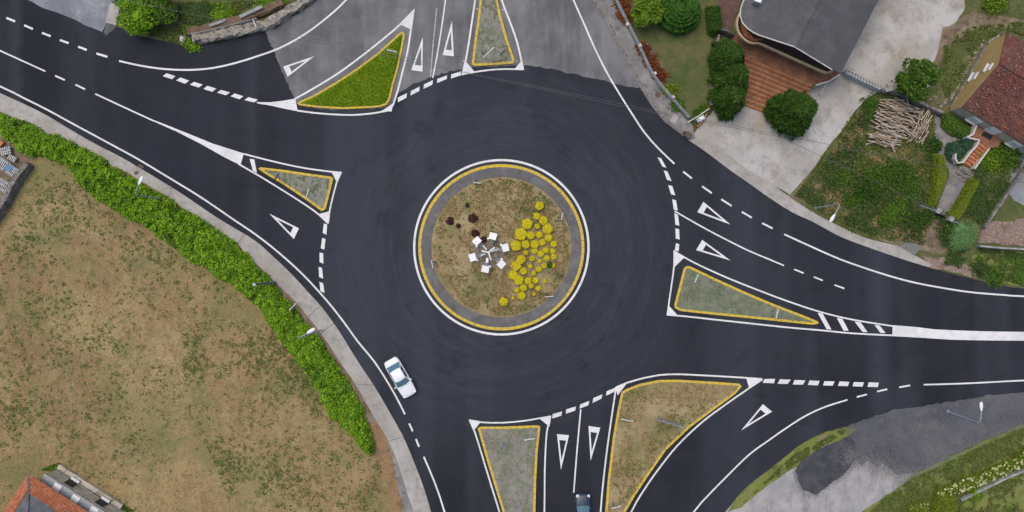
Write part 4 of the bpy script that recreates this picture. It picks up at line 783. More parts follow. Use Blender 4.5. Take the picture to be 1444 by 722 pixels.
for i, (dx, dy, an) in enumerate(sps):
    X, Y = dx*f8*.985, dy*f8*.985; a = math.atan2(Y, X); dd = math.hypot(X, Y)
    p = MB().box((X, Y, 1.35), (.72, .80, .07), rot=a, tilt=(0, R(9))); pn = p.build('panel', 'white_metal', scu, local=True)
    fr = MB()
    for s_ in (-.22, .22):
        nx, ny = -math.sin(a)*s_, math.cos(a)*s_
        fr.tube([(X*.93+nx, Y*.93+ny, 1.32), (X*.72+nx, Y*.72+ny, .9), (X*.55+nx*.5, Y*.55+ny*.5, .08)], .035, 6)
    for t in (.45, .55, .65, .75, .84): fr.box((X*t, Y*t, .35+1.05*(t-.4)), (.05, .42, .03), rot=a)
    fr.build('frame', 'galv', scu, local=True)
    bxm = MB().box((X*.80-math.sin(a)*.42, Y*.80+math.cos(a)*.42, 1.2), (.2, .22, .14), rot=a+.3); bxm.build('small_panel', 'white_metal', scu, local=True)
    MB().dome((X*.5, Y*.5, .1), .17, .17, .3, nu=8, nv=4).build('footing', 'dark' if i != 2 else 'sign_blue', scu, local=True)
MB().box((-17*f8, -87*f8, 1.35), (.26, .50, .06), rot=R(-4)).build('small_panel', 'white_metal', scu, local=True)
for a, ln_ in ((R(20), 1.0), (R(200), .7), (R(130), .8)):
    MB().box((math.cos(a)*.7, math.sin(a)*.7, .5), (ln_*.8, .22, .05), rot=a).build('cross_plate', 'galv', scu, local=True)

# ---- trees and shrubs elsewhere
def WP(x, y, z): return W(x, y, z)[:2]+(0.05,)
tree(WP(1292, 113, 3), 2.25, 4.4, 'tree_leaf', 'round leafy green tree behind the log pile at the corner of the concrete yard', n=5200, leaf=.24, clumps=36)
tree(WP(912, 15, 2), 1.75, 3.2, 'lime_leaf', 'yellow green leafy tree left of the big dark round tree in the front garden', n=3000, leaf=.26)
conifer(WP(958, 15, 1.4), 2.25, 3.4, 'juniper_leaf', 'big round green juniper with ringed foliage on the front lawn', n=6500, leaf=.15, rings=True, name='juniper', aspect=2.4)
conifer(WP(1026, 82, 2.2), 1.65, 5.0, 'conifer_leaf', 'upper dark cypress beside the terracotta steps', n=6500, leaf=.24, power=.5, name='cypress', cat='cypress tree', rx=.9, ry=1.15)
conifer(WP(1032, 112, 2.2), 1.7, 5.0, 'conifer_leaf', 'middle dark cypress beside the terracotta steps', n=6500, leaf=.24, power=.5, name='cypress', cat='cypress tree', ry=1.25)
conifer(WP(1028, 138, 2.0), 1.6, 4.4, 'conifer_leaf', 'lower dark cypress at the foot of the terracotta steps', n=6000, leaf=.24, power=.5, ry=1.15, name='cypress', cat='cypress tree')
conifer(WP(1119, 156, 2.2), 2.2, 5.0, 'conifer_leaf', 'broad round dark cypress right of the terracotta steps on the driveway', n=10000, leaf=.26, power=.5, name='cypress', cat='cypress tree', ry=1.0)
# northwest bushes
tree(WP(200, 16, 1.5), 2.5, 3.2, 'hedge_leaf', 'bright green bush beside the concrete slab at the top left', n=4200, leaf=.22, trunk_h=.5, clumps=34, name='bush', cat='bush')
tree(WP(226, 8, 1.5), 2.1, 3.0, 'tree_leaf', 'darker green bush above the roadside bank at the top left', n=3200, leaf=.22, trunk_h=.5, name='bush', cat='bush')
tree(WP(182, -25, 1.5), 2.3, 3.2, 'tree_leaf', 'green bush cut off by the top edge at the left', n=2500, leaf=.24, trunk_h=.5, name='bush', cat='bush')
for (x, y, r_, h_, mt, lb, n_) in [
    (262, 41, .45, .5, 'lime_leaf', 'small lime green shrub at the left end of the low roadside stone wall', 150), (270, 62, .75, .35, 'hedge_leaf', 'low green tuft at the foot of the end of the stone wall', 260), (310, 22, 1.0, .6, 'hedge_leaf', 'low green shrub behind the left grey beam on the bank', 300),
    (325, 18, .8, .6, 'lime_leaf', 'lime green shrub between the two grey beams on the bank', 260), (380, 2, 1.3, .8, 'hedge_leaf', 'green shrub at the right end of the right grey beam', 380),
    (1240, 252, 1.5, 1.1, 'tree_leaf', 'dark green wild shrub in the middle of the rough grass', 800), (1258, 300, 1.2, 1.0, 'mid_leaf', 'bright green bush in the rough grass near the roadside steps', 700), (1224, 272, 1.5, .8, 'conifer_leaf', 'darkest low shrub left of the bright green bush', 650),
    (1262, 240, 1.4, .9, 'tree_leaf', 'green shrub below the right end of the log pile', 700), (1280, 262, 1.3, .8, 'tree_leaf', 'green shrub left of the clipped garden hedge', 600), (1190, 250, 1.1, .5, 'tree_leaf', 'low shrub in the rough grass beside the driveway', 400),
    (1212, 232, 1.0, .6, 'grass_blade', 'pale green low clump below the log pile', 400), (1205, 282, .9, .5, 'tree_leaf', 'low green clump near the street lamp beside the driveway', 300), (1298, 310, 1.2, .8, 'conifer_leaf', 'dark shrub beside the left gate pillar', 500),
    (1338, 328, 1.2, .9, 'conifer_leaf', 'dark shrub left of the silvery spiky bush', 500), (1229, 152, 1.0, .5, 'tree_leaf', 'green shrub at the left end of the log pile under the wall', 400), (1223, 168, .9, .45, 'wild_leaf', 'low green clump between the driveway and the logs', 300), (1318, 205, .8, .8, 'conifer_leaf', 'dark shrub right of the logs beside the garden path', 350),
    (1425, 208, 1.4, 1.0, 'tree_leaf', 'lush green shrub right of the porch steps', 900), (1402, 205, .6, .8, 'lime_leaf', 'yellow green plant at the top of the porch steps', 250), (1395, 225, 1.2, .6, 'lime_leaf', 'low lime green shrub on the lawn right of the porch steps', 450),
    (1417, 222, 1.1, .6, 'lime_leaf', 'low yellowish green shrub below the lush shrub', 400), (1349, 214, 1.15, .8, 'teal_leaf', 'large round blue green shrub left of the porch steps', 900), (1363, 203, .75, .9, 'teal_leaf', 'smaller round blue green shrub in the corner of the porch', 600), (1353, 226, .5, .4, 'tree_leaf', 'small green plant inside the curved end of the step wall', 200),
    (1407, 3, 1.3, 1.0, 'lime_leaf', 'lime green leafy shrub at the top edge above the dirt track', 700), (1376, 698, .62, .6, 'lime_leaf', 'bright lime green shrub below the white flowering hedge', 420),
    (1383, 379, .9, .4, 'wild_leaf', 'green tuft on the roadside verge below the grey wall', 280), (1405, 390, 1.0, .4, 'tree_leaf', 'green grass tuft at the road edge on the right', 300), (990, 158, .8, .6, 'tree_leaf', 'green plant in the lower corner of the front garden', 350), (956, 148, .7, .5, 'tree_leaf', 'small green plant inside the garden wall', 300),
    (944, 126, .7, .5, 'olive_leaf', 'olive green plant inside the garden wall', 300), (881, 18, .9, .5, 'rust_leaf', 'rust red shrub inside the top of the garden wall', 400), (876, 2, .8, .5, 'rust_leaf', 'rust red shrub at the top edge in the garden bed', 300), (908, 70, .7, .4, 'rust_leaf', 'uppermost rust red plant of the long garden bed', 300), (920, 88, .8, .4, 'rust_leaf', 'middle rust red plant of the long garden bed', 300), (932, 105, .7, .4, 'rust_leaf', 'lowest rust red plant of the long garden bed', 300)]:
    shrub(W(x, y, .4)[:2]+(.04,), r_, h_, mt, lb, n=int(n_*(1.3 if 'round' in lb else 2.2)), leaf=.17, lump=.12 if 'round' in lb else .3, wild='round' not in lb)
shrub(W(1357, 333, .8)[:2]+(.03,), 1.75, 1.6, 'silver_leaf', 'round silvery green spiky bush beside the end of the grey wall', 'bush', n=2200, leaf=.08, name='spiky_bush', spiky=True, lump=.12)
hedge('hedge', m2([(1319, 216), (1332, 218), (1336, 248), (1328, 272), (1318, 292), (1312, 290), (1316, 262), (1319, 240)], 1), 1.3, 5000, .13, ['olive_leaf', 'hedge_core'], 'clipped yellow green hedge along the left side of the garden path', irregular=.05, rnd=.25, up=.6)
hedge('hedge', m2([(1372, 250), (1383, 256), (1360, 300), (1352, 312), (1338, 306), (1350, 288)], 1), 1.2, 4500, .13, ['olive_leaf', 'hedge_core'], 'clipped green hedge along the right side of the garden path', irregular=.05, rnd=.25, up=.6)
hedge('hedge', m2([(1330, 158), (1345, 164), (1372, 180), (1366, 196), (1345, 190), (1331, 178)], .7), .9, 3500, .15, ['tree_leaf', 'hedge_core'], 'dark green hedge under the grey side wall of the tiled house', irregular=.1, rnd=.35)
hedge('hedge', m2([(997, 8), (1016, 8), (1019, 42), (1008, 50), (999, 44)], 1), 1.6, 4500, .13, ['conifer_leaf', 'hedge_core'], 'dark green clipped hedge block between the lawn and the red path', irregular=.05, rnd=.3)
hedge('hedge', m2([(1322, 694), (1348, 700), (1351, 722), (1350, 745), (1308, 745), (1314, 720)], .9), 1.1, 4200, .13, ['olive_leaf', 'hedge_core'], 'square olive brown clipped hedge at the bottom right edge', irregular=.06, rnd=.25)
# flowering hedge in the south-east
fl = m2([(1316, 697), (1322, 690), (1358, 675), (1398, 658), (1436, 643), (1446, 630), (1480, 615), (1480, 640), (1444, 656), (1400, 676), (1360, 690), (1330, 702)], .5)
fh = hedge('flowering_hedge', fl, .8, 3200, .15, ['olive_leaf', 'hedge_core'], 'low hedge dotted with cream flowers along the low wall at the lower right', irregular=.3, rnd=.4)
q = sample(fl, 170); MB().leaves(np.column_stack([q, RNG.uniform(.78, .98, 170)]), .30, up=.75, aspect=1.0).build('flowers', 'white_petal', fh)['kind'] = 'stuff'
fl2 = m2([(1285, 712), (1308, 708), (1310, 722), (1300, 735), (1280, 730)], .5)
fh2 = hedge('flowering_shrub', fl2, .6, 700, .15, ['olive_leaf', 'hedge_core'], 'small cream flowered shrub left of the olive clipped hedge', 'shrub', irregular=.3, rnd=.3)
q = sample(fl2, 40); MB().leaves(np.column_stack([q, RNG.uniform(.5, .65, 40)]), .18, up=.75).build('flowers', 'white_petal', fh2)['kind'] = 'stuff'

wildp = m2([(1120, 275), (1150, 240), (1175, 210), (1205, 165), (1222, 148), (1236, 150), (1214, 200), (1240, 222), (1280, 205), (1302, 204), (1318, 205), (1318, 290), (1300, 345), (1240, 335), (1190, 315)])
tufts(wildp, 850, 16, .28, .17, 'wild_leaf', sc_=.25, bias=-.1, off=21, z0=.05, name='undergrowth', h=.4)
tufts(wildp, 500, 12, .3, .15, 'grass_blade', sc_=.2, bias=-.1, off=31, z0=.05, name='undergrowth', h=.3)
tufts(wildp, 650, 12, .2, .14, 'dry_blade', sc_=.3, bias=-.1, off=41, z0=.05, name='dry_grass', h=.2)
gard2 = m2([(1375, 225), (1420, 215), (1444, 225), (1426, 262), (1385, 320), (1352, 312), (1372, 262)])
tufts(gard2, 500, 12, .25, .15, 'wild_leaf', sc_=.25, bias=-.1, off=51, z0=.05, name='undergrowth', h=.2)
tufts(m2([(1340, 345), (1444, 358), (1444, 402), (1385, 388), (1330, 372)]), 420, 12, .25, .16, 'wild_leaf', sc_=.2, bias=.0, off=61, z0=.05, name='undergrowth', h=.2)
tufts(m2([(1322, 100), (1340, 70), (1368, 45), (1444, 40), (1444, 50), (1420, 42), (1388, 55), (1335, 145)]), 420, 12, .25, .15, 'grass_blade', sc_=.2, bias=-.2, off=71, z0=.05, h=.2)
tufts(m2([(180, 42), (250, 58), (275, 45), (300, 30), (370, 4), (240, 4), (230, 35)]), 420, 12, .25, .16, 'wild_leaf', sc_=.2, bias=-.05, off=81, z0=.05, h=.2)
tufts(m2([(1225, 722), (1290, 670), (1444, 602), (1444, 632), (1320, 690), (1300, 722)]), 500, 12, .22, .13, 'grass_blade', sc_=.2, bias=-.1, off=91, z0=.05, h=.15)
tufts(m2([(1375, 362), (1444, 358), (1444, 402), (1385, 388)]), 200, 14, .25, .17, 'tree_leaf', sc_=.3, bias=-.1, off=95, z0=.05, h=.2)
# ================================================================== WALLS, GATES
def rough_wall(pts, wd, h, mat, label, name='stone_wall', cat='wall', top=None, z0=0, rough=.1):
    p = smooth(m2(pts), .5); mb = MB(); P_ = [Vector(q) for q in p]; n = len(P_); L_ = []
    vs = []
    for i, a in enumerate(P_):
        d = (P_[min(i+1, n-1)]-P_[max(i-1, 0)]).normalized(); nn = Vector((-d.y, d.x)); j = lambda: random.uniform(-rough, rough)
        hh = h+j()*.8
        for off, z in ((-wd/2, z0), (-wd/2, hh*.6), (-wd/2+.06, hh), (wd/2-.06, hh), (wd/2, hh*.6), (wd/2, z0)):
            q = a+nn*(off+j()*.7); vs.append((q.x, q.y, max(z0, z)))
    fs = [(i*6+k, i*6+k+1, (i+1)*6+k+1, (i+1)*6+k) for i in range(n-1) for k in range(5)]+[tuple(range(6))[::-1], tuple((n-1)*6+k for k in range(6))]
    mb.add(vs, fs); o = tag(mb.build(name, mat), label, cat)
    if top: MB().ribbon(p, wd*1.1, h+.01, z1=h+.09).build('coping', top, o)
    return o
rough_wall([(275, 56), (300, 52), (352, 42), (380, 34), (405, 20), (440, -4), (480, -40)], 1.0, .8, 'stone', 'rough pale stone retaining wall along the curved road edge at the top', rough=.24)
rough_wall([(273, 51), (300, 46), (340, 36), (365, 29)], .18, 1.0, 'cap', 'narrow pale concrete lip behind the roadside stone wall', name='concrete_lip', rough=.03)
rough_wall([(268, 47), (300, 40), (340, 29), (370, 18), (400, 4)], .9, .75, 'bark_soil', 'brown earth bank behind the roadside stone wall', name='earth_bank', cat='bank', rough=.15)
tag(MB().ribbon(m2([(295, 36), (318, 28)], 1), .28, 0, z1=1.0).build('concrete_beam', 'cap'), 'shorter left grey concrete beam lying on the grass bank', 'concrete beam')
tag(MB().ribbon(m2([(338, 24), (370, 9)], 1), .34, 0, z1=1.1).build('concrete_beam', 'cap'), 'longer right grey concrete beam lying on the grass bank', 'concrete beam')
tag(MB().prism(m2([(148, -8), (178, -8), (178, 3), (170, 7), (160, 2)], 1.2), 0, 1.2).build('garage_corner', 'grey_tile'), 'pale green grey slab corner at the top edge beside the bluish driveway', 'slab')
tag(MB().dome(W(258.5, 56), .3, .4, .5, nu=9, nv=4, lump=.25).build('boulder', 'white_render'), 'pale boulder at the left end of the roadside stone wall', 'boulder')
rough_wall([(46, 232), (28, 258), (12, 288), (-5, 315), (-60, 400)], .65, 1.3, 'stone_grey', 'grey stone wall dividing the slatted stacks from the dry field at the left edge', rough=.09)
# front garden wall
gw = rough_wall([(850, -50), (869, 4), (886, 38), (901, 68), (920, 107), (942, 135), (970, 167)], .24, .7, 'cap', 'low grey wall along the pavement of the front garden', name='garden_wall', rough=.02)
for (x, y) in ((902.6, 21), (884.6, 36), (902, 66), (922.6, 105), (948, 138)):
    a_ = W(x-1, y+1); MB().box((a_[0], a_[1], .5), (.3, .3, 1.0), rot=.6).build('pillar', 'white_render', gw)
rail = MB(); rp = [W(x, y, 0)[:2]+(1.15,) for x, y in smooth([(869, 4), (886, 38), (901, 68), (920, 107), (942, 135), (970, 167)], 8)]
rail.tube(rp, .025, 5); rail.tube([(a, b, .95) for a, b, _ in rp], .02, 5)
for a, b, _ in rp[::1]: rail.tube([(a, b, .7), (a, b, 1.15)], .018, 5)
rail.build('railing', 'galv', gw)
rough_wall([(1001, 150), (1003, 111), (1007, 83), (1011, 52)], .3, 1.0, 'stone', 'wall between the front lawn and the cypresses', name='garden_wall', rough=.05)
rough_wall([(999, 152), (992, 168), (982, 180)], .28, .5, 'terracotta_step', 'short brick edging at the corner of the front garden', name='brick_edging', rough=.04)
tag(MB().tube([W(968, 174)[:2]+(.9,), W(982, 166)[:2]+(.95,), W(996, 156)[:2]+(1.0,)], .07, 6).tube([W(968, 174), W(968, 174)[:2]+(.9,)], .06, 6).tube([W(996, 156), W(996, 156)[:2]+(1.0,)], .06, 6).build('gate_bar', 'white_render'), 'pale metal bar across the corner gap of the front garden', 'gate')
t = thing('meter_box', W(986, 169), 'small grey and white utility box in the corner of the front garden', 'utility box')
MB().box((0, 0, .4), (.9, .5, .8), rot=R(30)).build('housing', 'galv', t, local=True); MB().box((.05, .05, .83), (.5, .28, .05), rot=R(30)).build('lid', 'white_metal', t, local=True)
t = thing('utility_cabinet', W(969, 191.5), 'low brown roadside cabinet at the tip of the pavement', 'utility cabinet')
MB().box((0, 0, .4), (.62, .55, .55), rot=R(-38)).box((0, 0, .11), (.7, .62, .1), rot=R(-38)).build('housing', 'rust', t, local=True); MB().box((0, 0, .70), (.70, .62, .05), rot=R(-38)).build('lid', 'rust', t, local=True)
MB().poly(m2([(961.5, 188), (966, 184.5), (969.5, 189), (965, 193)]), .14).build('drain_grate', 'dark', pne)
# gate and wall across the driveway
gt = thing('sliding_gate', W(1214, 114), 'long grey metal gate across the concrete driveway', 'gate'); gt_mb = MB()
gt_mb.ribbon(m2([(1189, 103), (1238, 127)], .6), .22, .1, z1=1.2); gt_mb.build('gate_panel', 'galv', gt); MB().ribbon(m2([(1188, 101), (1240, 124)]), .12, .05, z1=.2).build('track', 'cap', gt)
pr = MB(); a_, b_ = Vector(W(1188, 104)[:2]), Vector(W(1239, 129)[:2])
for k in range(14):
    p = a_.lerp(b_, k/13); pr.box((p.x, p.y, .7), (.09, .36, 1.3), rot=R(-26))
pr.build('upright', 'cap', gt)
t = thing('gate_pillar', W(1246, 129), 'pale green capped pillar at the right end of the sliding gate', 'pillar')
MB().box((0, 0, .65), (.75, .4, 1.3), rot=R(15)).build('shaft', 'cap', t, local=True); MB().box((0, 0, 1.34), (.85, .5, .09), rot=R(15)).build('cap', 'cap', t, local=True)
rough_wall([(1255, 131), (1280, 140), (1305, 153), (1325, 161)], .4, 1.0, 'stone_grey', 'grey wall running under the leafy tree behind the logs', rough=.05, name='yard_wall')
tag(MB().ring(W(1255, 120)[:2], .10, .22, .05, .18, n=16).build('ring_block', 'white_render'), 'small white ring shaped block beside the yard wall', 'concrete ring')
for k, (x, y) in enumerate(((1251, 121), (1256, 115), (1324, 145), (1319, 138), (1327, 150), (1312, 140))):
    tag(MB().dome(W(x, y), random.uniform(.15, .3), random.uniform(.15, .25), .2, nu=7, nv=3, lump=.3).build('stone', 'stone'), ['pale stone left of the concrete ring', 'pale stone above the concrete ring', 'stone below the right side of the leafy tree', 'stone tucked under the leafy tree at its right', 'stone nearest the tiled house by the yard wall', 'stone between the leafy tree and the yard wall'][k], 'stone')
# stone line beside the tiled house
stp = []
for k in range(5):
    o = MB().dome((0, 0, 0), 1, 1, .9, nu=7, nv=3, lump=.3).build('edging_stone', 'stone', local=True); stp.append(o); COL.objects.unlink(o)
for x0, y0, x1, y1, n_ in ((1386, 56, 1334, 148, 60), (1397, 60, 1412, 50, 12)):
    for k in range(n_):
        t_ = k/n_; x = x0+(x1-x0)*t_+random.uniform(-3, 3); y = y0+(y1-y0)*t_+random.uniform(-2, 2)
        o = random.choice(stp).copy(); COL.objects.link(o); o.location = W(x, y); o.scale = (random.uniform(.1, .24), random.uniform(.1, .24), random.uniform(.12, .3))
        if n_ > 20: tag(o, 'pale stone in the long line left of the ochre gable wall', 'stone', 'stones lined up beside the ochre gable')
        else: tag(o, 'pale stone above the upper corner of the ochre gable wall', 'stone', 'stones at the top corner of the gable')
for o in stp: bpy.data.objects.remove(o)
tag(MB().ribbon(m2([(1391, 66), (1340, 156)]), .5, 0, z1=.18).build('drain_channel', 'stone_grey'), 'narrow grey drain channel at the foot of the ochre gable', 'drain channel')
# garden gate with pillars and fences
for (x, y, lb) in ((1316, 298, 'left square grey pillar of the garden path gate'), (1334, 309.5, 'right square grey pillar of the garden path gate')):
    t = thing('gate_pillar', W(x, y), lb, 'pillar'); MB().box((0, 0, .55), (.42, .42, 1.1), rot=R(-30)).build('shaft', 'cap', t, local=True); MB().box((0, 0, 1.14), (.52, .52, .08), rot=R(-30)).build('cap', 'cap', t, local=True)
tag(MB().ribbon(m2([(1319, 300), (1331, 307)], .4), .12, .1, z1=.9).build('garden_gate', 'dark'), 'dark metal gate between the two grey pillars of the garden path', 'gate')
for pts, lb in (([(1292, 290), (1313, 298)], 'green metal fence rail left of the gate pillars'), ([(1337, 311), (1351, 320)], 'green metal fence rail right of the gate pillars')):
    f = MB(); a_, b_ = Vector(W(*pts[0])[:2]), Vector(W(*pts[1])[:2])
    f.tube([(a_.x, a_.y, 1), (b_.x, b_.y, 1)], .035, 5).tube([(a_.x, a_.y, .3), (b_.x, b_.y, .3)], .03, 5)
    for k in range(9): p = a_.lerp(b_, k/8); f.tube([(p.x, p.y, 0), (p.x, p.y, 1)], .02, 5)
    tag(f.build('fence', 'galv'), lb, 'fence')
rough_wall([(1376, 347), (1410, 350), (1444, 352), (1520, 358)], .28, .9, 'cap', 'pale grey wall below the rubble at the right edge', name='boundary_wall', rough=.02)
rough_wall([(1384, 322), (1402, 295), (1424, 262), (1440, 240), (1460, 215)], .3, .7, 'stone_grey', 'low grey wall between the hedge garden and the right hand driveway', name='boundary_wall', rough=.06)
rough_wall([(1352, 704), (1386, 687), (1415, 673), (1446, 660), (1500, 640)], .3, .6, 'cap', 'low grey wall below the cream flowered hedge', name='low_wall', rough=.03)
# old wooden steps by the road
t = thing('plank_steps', W(1281, 351), 'old grey plank steps leading up from the road verge', 'steps')
for k in range(7):
    f_ = k/6; a_, b_ = (1266+f_*14, 350-f_*13), (1285+f_*12, 364-f_*13)
    MB().ribbon(m2([a_, b_]), .22, 0, z1=.08+.03*k).build('plank', 'wood_pole', t)
for k, ((x, y), lb) in enumerate((((1357, 243), 'short run of grey stone steps at the bottom of the porch path'),)):
    t = thing('stone_steps', W(x, y), lb, 'steps')
    for j in range(3):
        MB().ribbon(m2([(1345+j*3, 246-j*5), (1361+j*3, 256-j*5)]), .4, 0, z1=.12+.09*j).build('step', 'stone_grey', t)

# ---- woodpile: every log its own object
def log(x0, y0, ang, ln_, r_, z, label, group):
    cx_, cy_, _ = W(x0, y0); dx, dy = math.cos(ang), math.sin(ang); b = random.uniform(-.06, .06)*ln_
    tl = random.uniform(-.12, .12)
    pts = [(-dx*ln_/2, -dy*ln_/2, -tl*ln_/2), (-dx*ln_*.2-dy*b*.7, -dy*ln_*.2+dx*b*.7, -tl*.2*ln_), (dx*ln_*.15-dy*b, dy*ln_*.15+dx*b, .1*tl), (dx*ln_/2, dy*ln_/2, tl*ln_/2)]
    mb = MB().tube(pts, [r_, r_*.95, r_*.9, r_*.75], 7, cap=1, wob=.12); o = mb.build('log', ['log', 'log_end'], local=True); o.location = (cx_, cy_, z)
    tag(o, label, 'log', group)
main = [(1250, 140), (1266, 144), (1284, 152), (1286, 166), (1280, 188), (1266, 194), (1252, 208), (1240, 211), (1228, 202), (1231, 184), (1243, 166)]
for k in range(150):
    while True:
        x, y = random.uniform(1218, 1294), random.uniform(136, 214)
        if pip([(x, y)], main)[0]: break
    zz = .12+random.random()*.95
    log(x, y, R(random.gauss(-17, 13)+(8 if y > 185 else 0)) if random.random() > .06 else R(random.uniform(-75, -30)), random.uniform(1.1, 2.6), random.uniform(.045, .085), zz, 'weathered pale log in the main woodpile on the rough grass', 'logs of the main woodpile')
right = [(1296, 160), (1305, 162), (1306, 178), (1300, 198), (1284, 198), (1281, 190), (1290, 172)]
for k in range(34):
    while True:
        x, y = random.uniform(1280, 1307), random.uniform(158, 200)
        if pip([(x, y)], right)[0]: break
    log(x, y, R(random.gauss(60, 12)), random.uniform(1.0, 1.9), random.uniform(.045, .08), .15+random.random()*.8, 'pale log laid steeply at the right end of the woodpile', 'logs at the right end of the woodpile')

# ================================================================== HOUSES
def lin(p, a, d): return p[0]+d[0]*a, p[1]+d[1]*a
# ---- house with slate roof (north)
E = Vector(W(1187, 101, 5.6)[:2]); U = Vector((.458, .889)); V_ = Vector((-.889, .458)); HW = 5.7; WL = 12.2; LEN = 15
h1 = thing('slate_house', (E.x, E.y, 0), 'large house with a grey slate gable roof above terracotta steps', 'house')
uv = lambda u, v: (E.x+U.x*u+V_.x*v, E.y+U.y*u+V_.y*v)
def zroof(p):
    v = (Vector(p)-E).dot(V_); return 7.1-abs(v-HW)/HW*1.5
MB().prism([uv(-.42, HW), uv(-.25, 0), uv(LEN, 0), uv(LEN, HW)], 0, 0, zf=zroof, th=.2).build('roof', 'slate', h1)
curve = [(-.55, 7.6), (-.66, 9.3), (-.62, 9.9), (-.45, 10.6), (-.1, 11.3), (.45, 11.8), (1.2, 12.1), (2.0, WL)]
MB().prism([uv(-.42, HW)]+[uv(a, b) for a, b in curve]+[uv(LEN, WL), uv(LEN, HW)], 0, 0, zf=zroof, th=.2).build('roof', 'slate', h1)
MB().tube([uv(-.42, HW)+(7.12,), uv(LEN, HW)+(7.12,)], .09, 6).build('ridge', 'slate', h1)
g1 = MB(); eg = [uv(a-.07, b+.04) for a, b in [(-.28, 1.0), (-.42, HW)]+curve+[(6, WL)]]
g1.tube([(p[0], p[1], zroof(p)-.08) for p in eg], .07, 6); g1.build('gutter', 'white_render', h1)
wallp = [uv(1.1, .4), uv(LEN-.3, .4), uv(LEN-.3, WL-.5), uv(3.0, WL-.6), uv(1.9, WL-1.1), uv(1.1, WL-2.4)]
MB().prism(wallp, 0, 5.5, 0, zf=lambda p: zroof(p)-.22, th=None).build('wall', 'cream', h1)
zp = 3.9
bpx = [(1176, 97), (1166, 102), (1130, 87), (1090, 69), (1070, 60.5), (1061, 60.5), (1051, 56), (1043, 47), (1039.5, 36), (1041, 24), (1046, 14)]
bout = m2(bpx, zp)
bal = bout+[uv(2.6, WL-.8), uv(1.6, WL-1.8), uv(1.3, WL-3), uv(1.3, 0.4)]
bo = MB().prism(bal, 3.35, 3.5).build('balcony', 'dark_floor', h1)
pp = smooth(bout, .4); MB().ribbon(pp, .18, 3.5, z1=zp).build('parapet', 'cream', bo)
MB().prism(m2([(1049, 30), (1054, 44), (1064, 54), (1076, 56), (1062, 58), (1051, 52), (1046, 43), (1045, 32)], 3.55), 3.5, 3.55).build('floor_tile', 'clay', bo)
for (v0, v1) in ((1.4, 3.2), (4.4, 6.2)):
    c_ = uv(1.07, (v0+v1)/2); fr_ = MB().box((c_[0], c_[1], 4.1), (v1-v0, .1, 1.9), rot=math.atan2(V_.y, V_.x)).build('window', 'white_metal', h1)
    c2_ = uv(1.04, (v0+v1)/2); MB().box((c2_[0], c2_[1], 4.1), (v1-v0-.2, .1, 1.7), rot=math.atan2(V_.y, V_.x)).build('pane', 'glass', fr_)
ch = W(1067, 1, 6.3); cm = MB().box((ch[0], ch[1], 6.3), (.55, .5, 1.1), rot=R(-20)).build('chimney', 'galv', h1); MB().box((ch[0], ch[1], 6.9), (.7, .65, .1), rot=R(-20)).build('chimney_cap', 'white_metal', cm)
# terrace and steps
TE = [(1033, 57), (1040, 44), (1050, 30), (1062, 40), (1120, 66), (1186, 96), (1186, 105), (1166, 114), (1147, 119), (1100, 99), (1050, 78), (1036, 72)]
t = thing('terrace', W(1100, 80), 'terracotta paved terrace below the balcony of the slate house', 'terrace')
MB().prism(m2(TE, 1.5), 0, 1.5).build('floor', 'terracotta_floor', t)
ep = MB().ribbon(m2([(1150, 120), (1168, 115), (1184, 105)], 1.6), .14, .1, z1=1.75); ep.build('edge_wall', 'white_render', t)
t = thing('terracotta_steps', W(1085, 120), 'wide flight of terracotta steps down from the terrace to the driveway', 'steps')
n_ = 10
for k in range(n_):
    f0, f1 = k/n_, (k+1)/n_
    def rowpt(f, side):
        A, B_, C_, D = (1050, 78), (1147, 119), (1050, 150), (1112, 172)
        return (A[0]+(C_[0]-A[0])*f, A[1]+(C_[1]-A[1])*f) if side == 0 else (B_[0]+(D[0]-B_[0])*f, B_[1]+(D[1]-B_[1])*f)
    z_ = 1.45*(1-f1)+.10
    q = m2([rowpt(f0, 0), rowpt(f0, 1), rowpt(f1, 1), rowpt(f1, 0)], z_)
    sp_ = MB().prism(q, 0, z_).build('step', 'terracotta_step', t)
    e_ = m2([rowpt(f1-.022, 0), rowpt(f1-.022, 1)], z_); MB().ribbon(e_, .07, z_+.002, z1=z_+.012).build('nosing', 'step_edge', sp_)
rough_wall([(1034, 54), (1028, 52), (1020, 48), (1012, 46)], .2, 1.4, 'stone_grey', 'short grey wall at the top of the cypresses beside the terrace', name='garden_wall', rough=.02)
tag(MB().tube([W(1160, 121)[:2]+(1.0,), W(1153, 135)[:2]+(.95,)], .05, 5).tube([W(1160, 121), W(1160, 121)[:2]+(1.0,)], .04, 5).tube([W(1153, 135), W(1153, 135)[:2]+(.95,)], .04, 5).build('handrail', 'white_render'), 'pale metal handrail beside the broad round cypress', 'handrail')
rough_wall([(1036, 49), (1048, 22), (1060, -10)], .2, 2.2, 'stone_grey', 'tall narrow grey wall beside the curved end of the balcony', name='garden_wall', rough=.02)

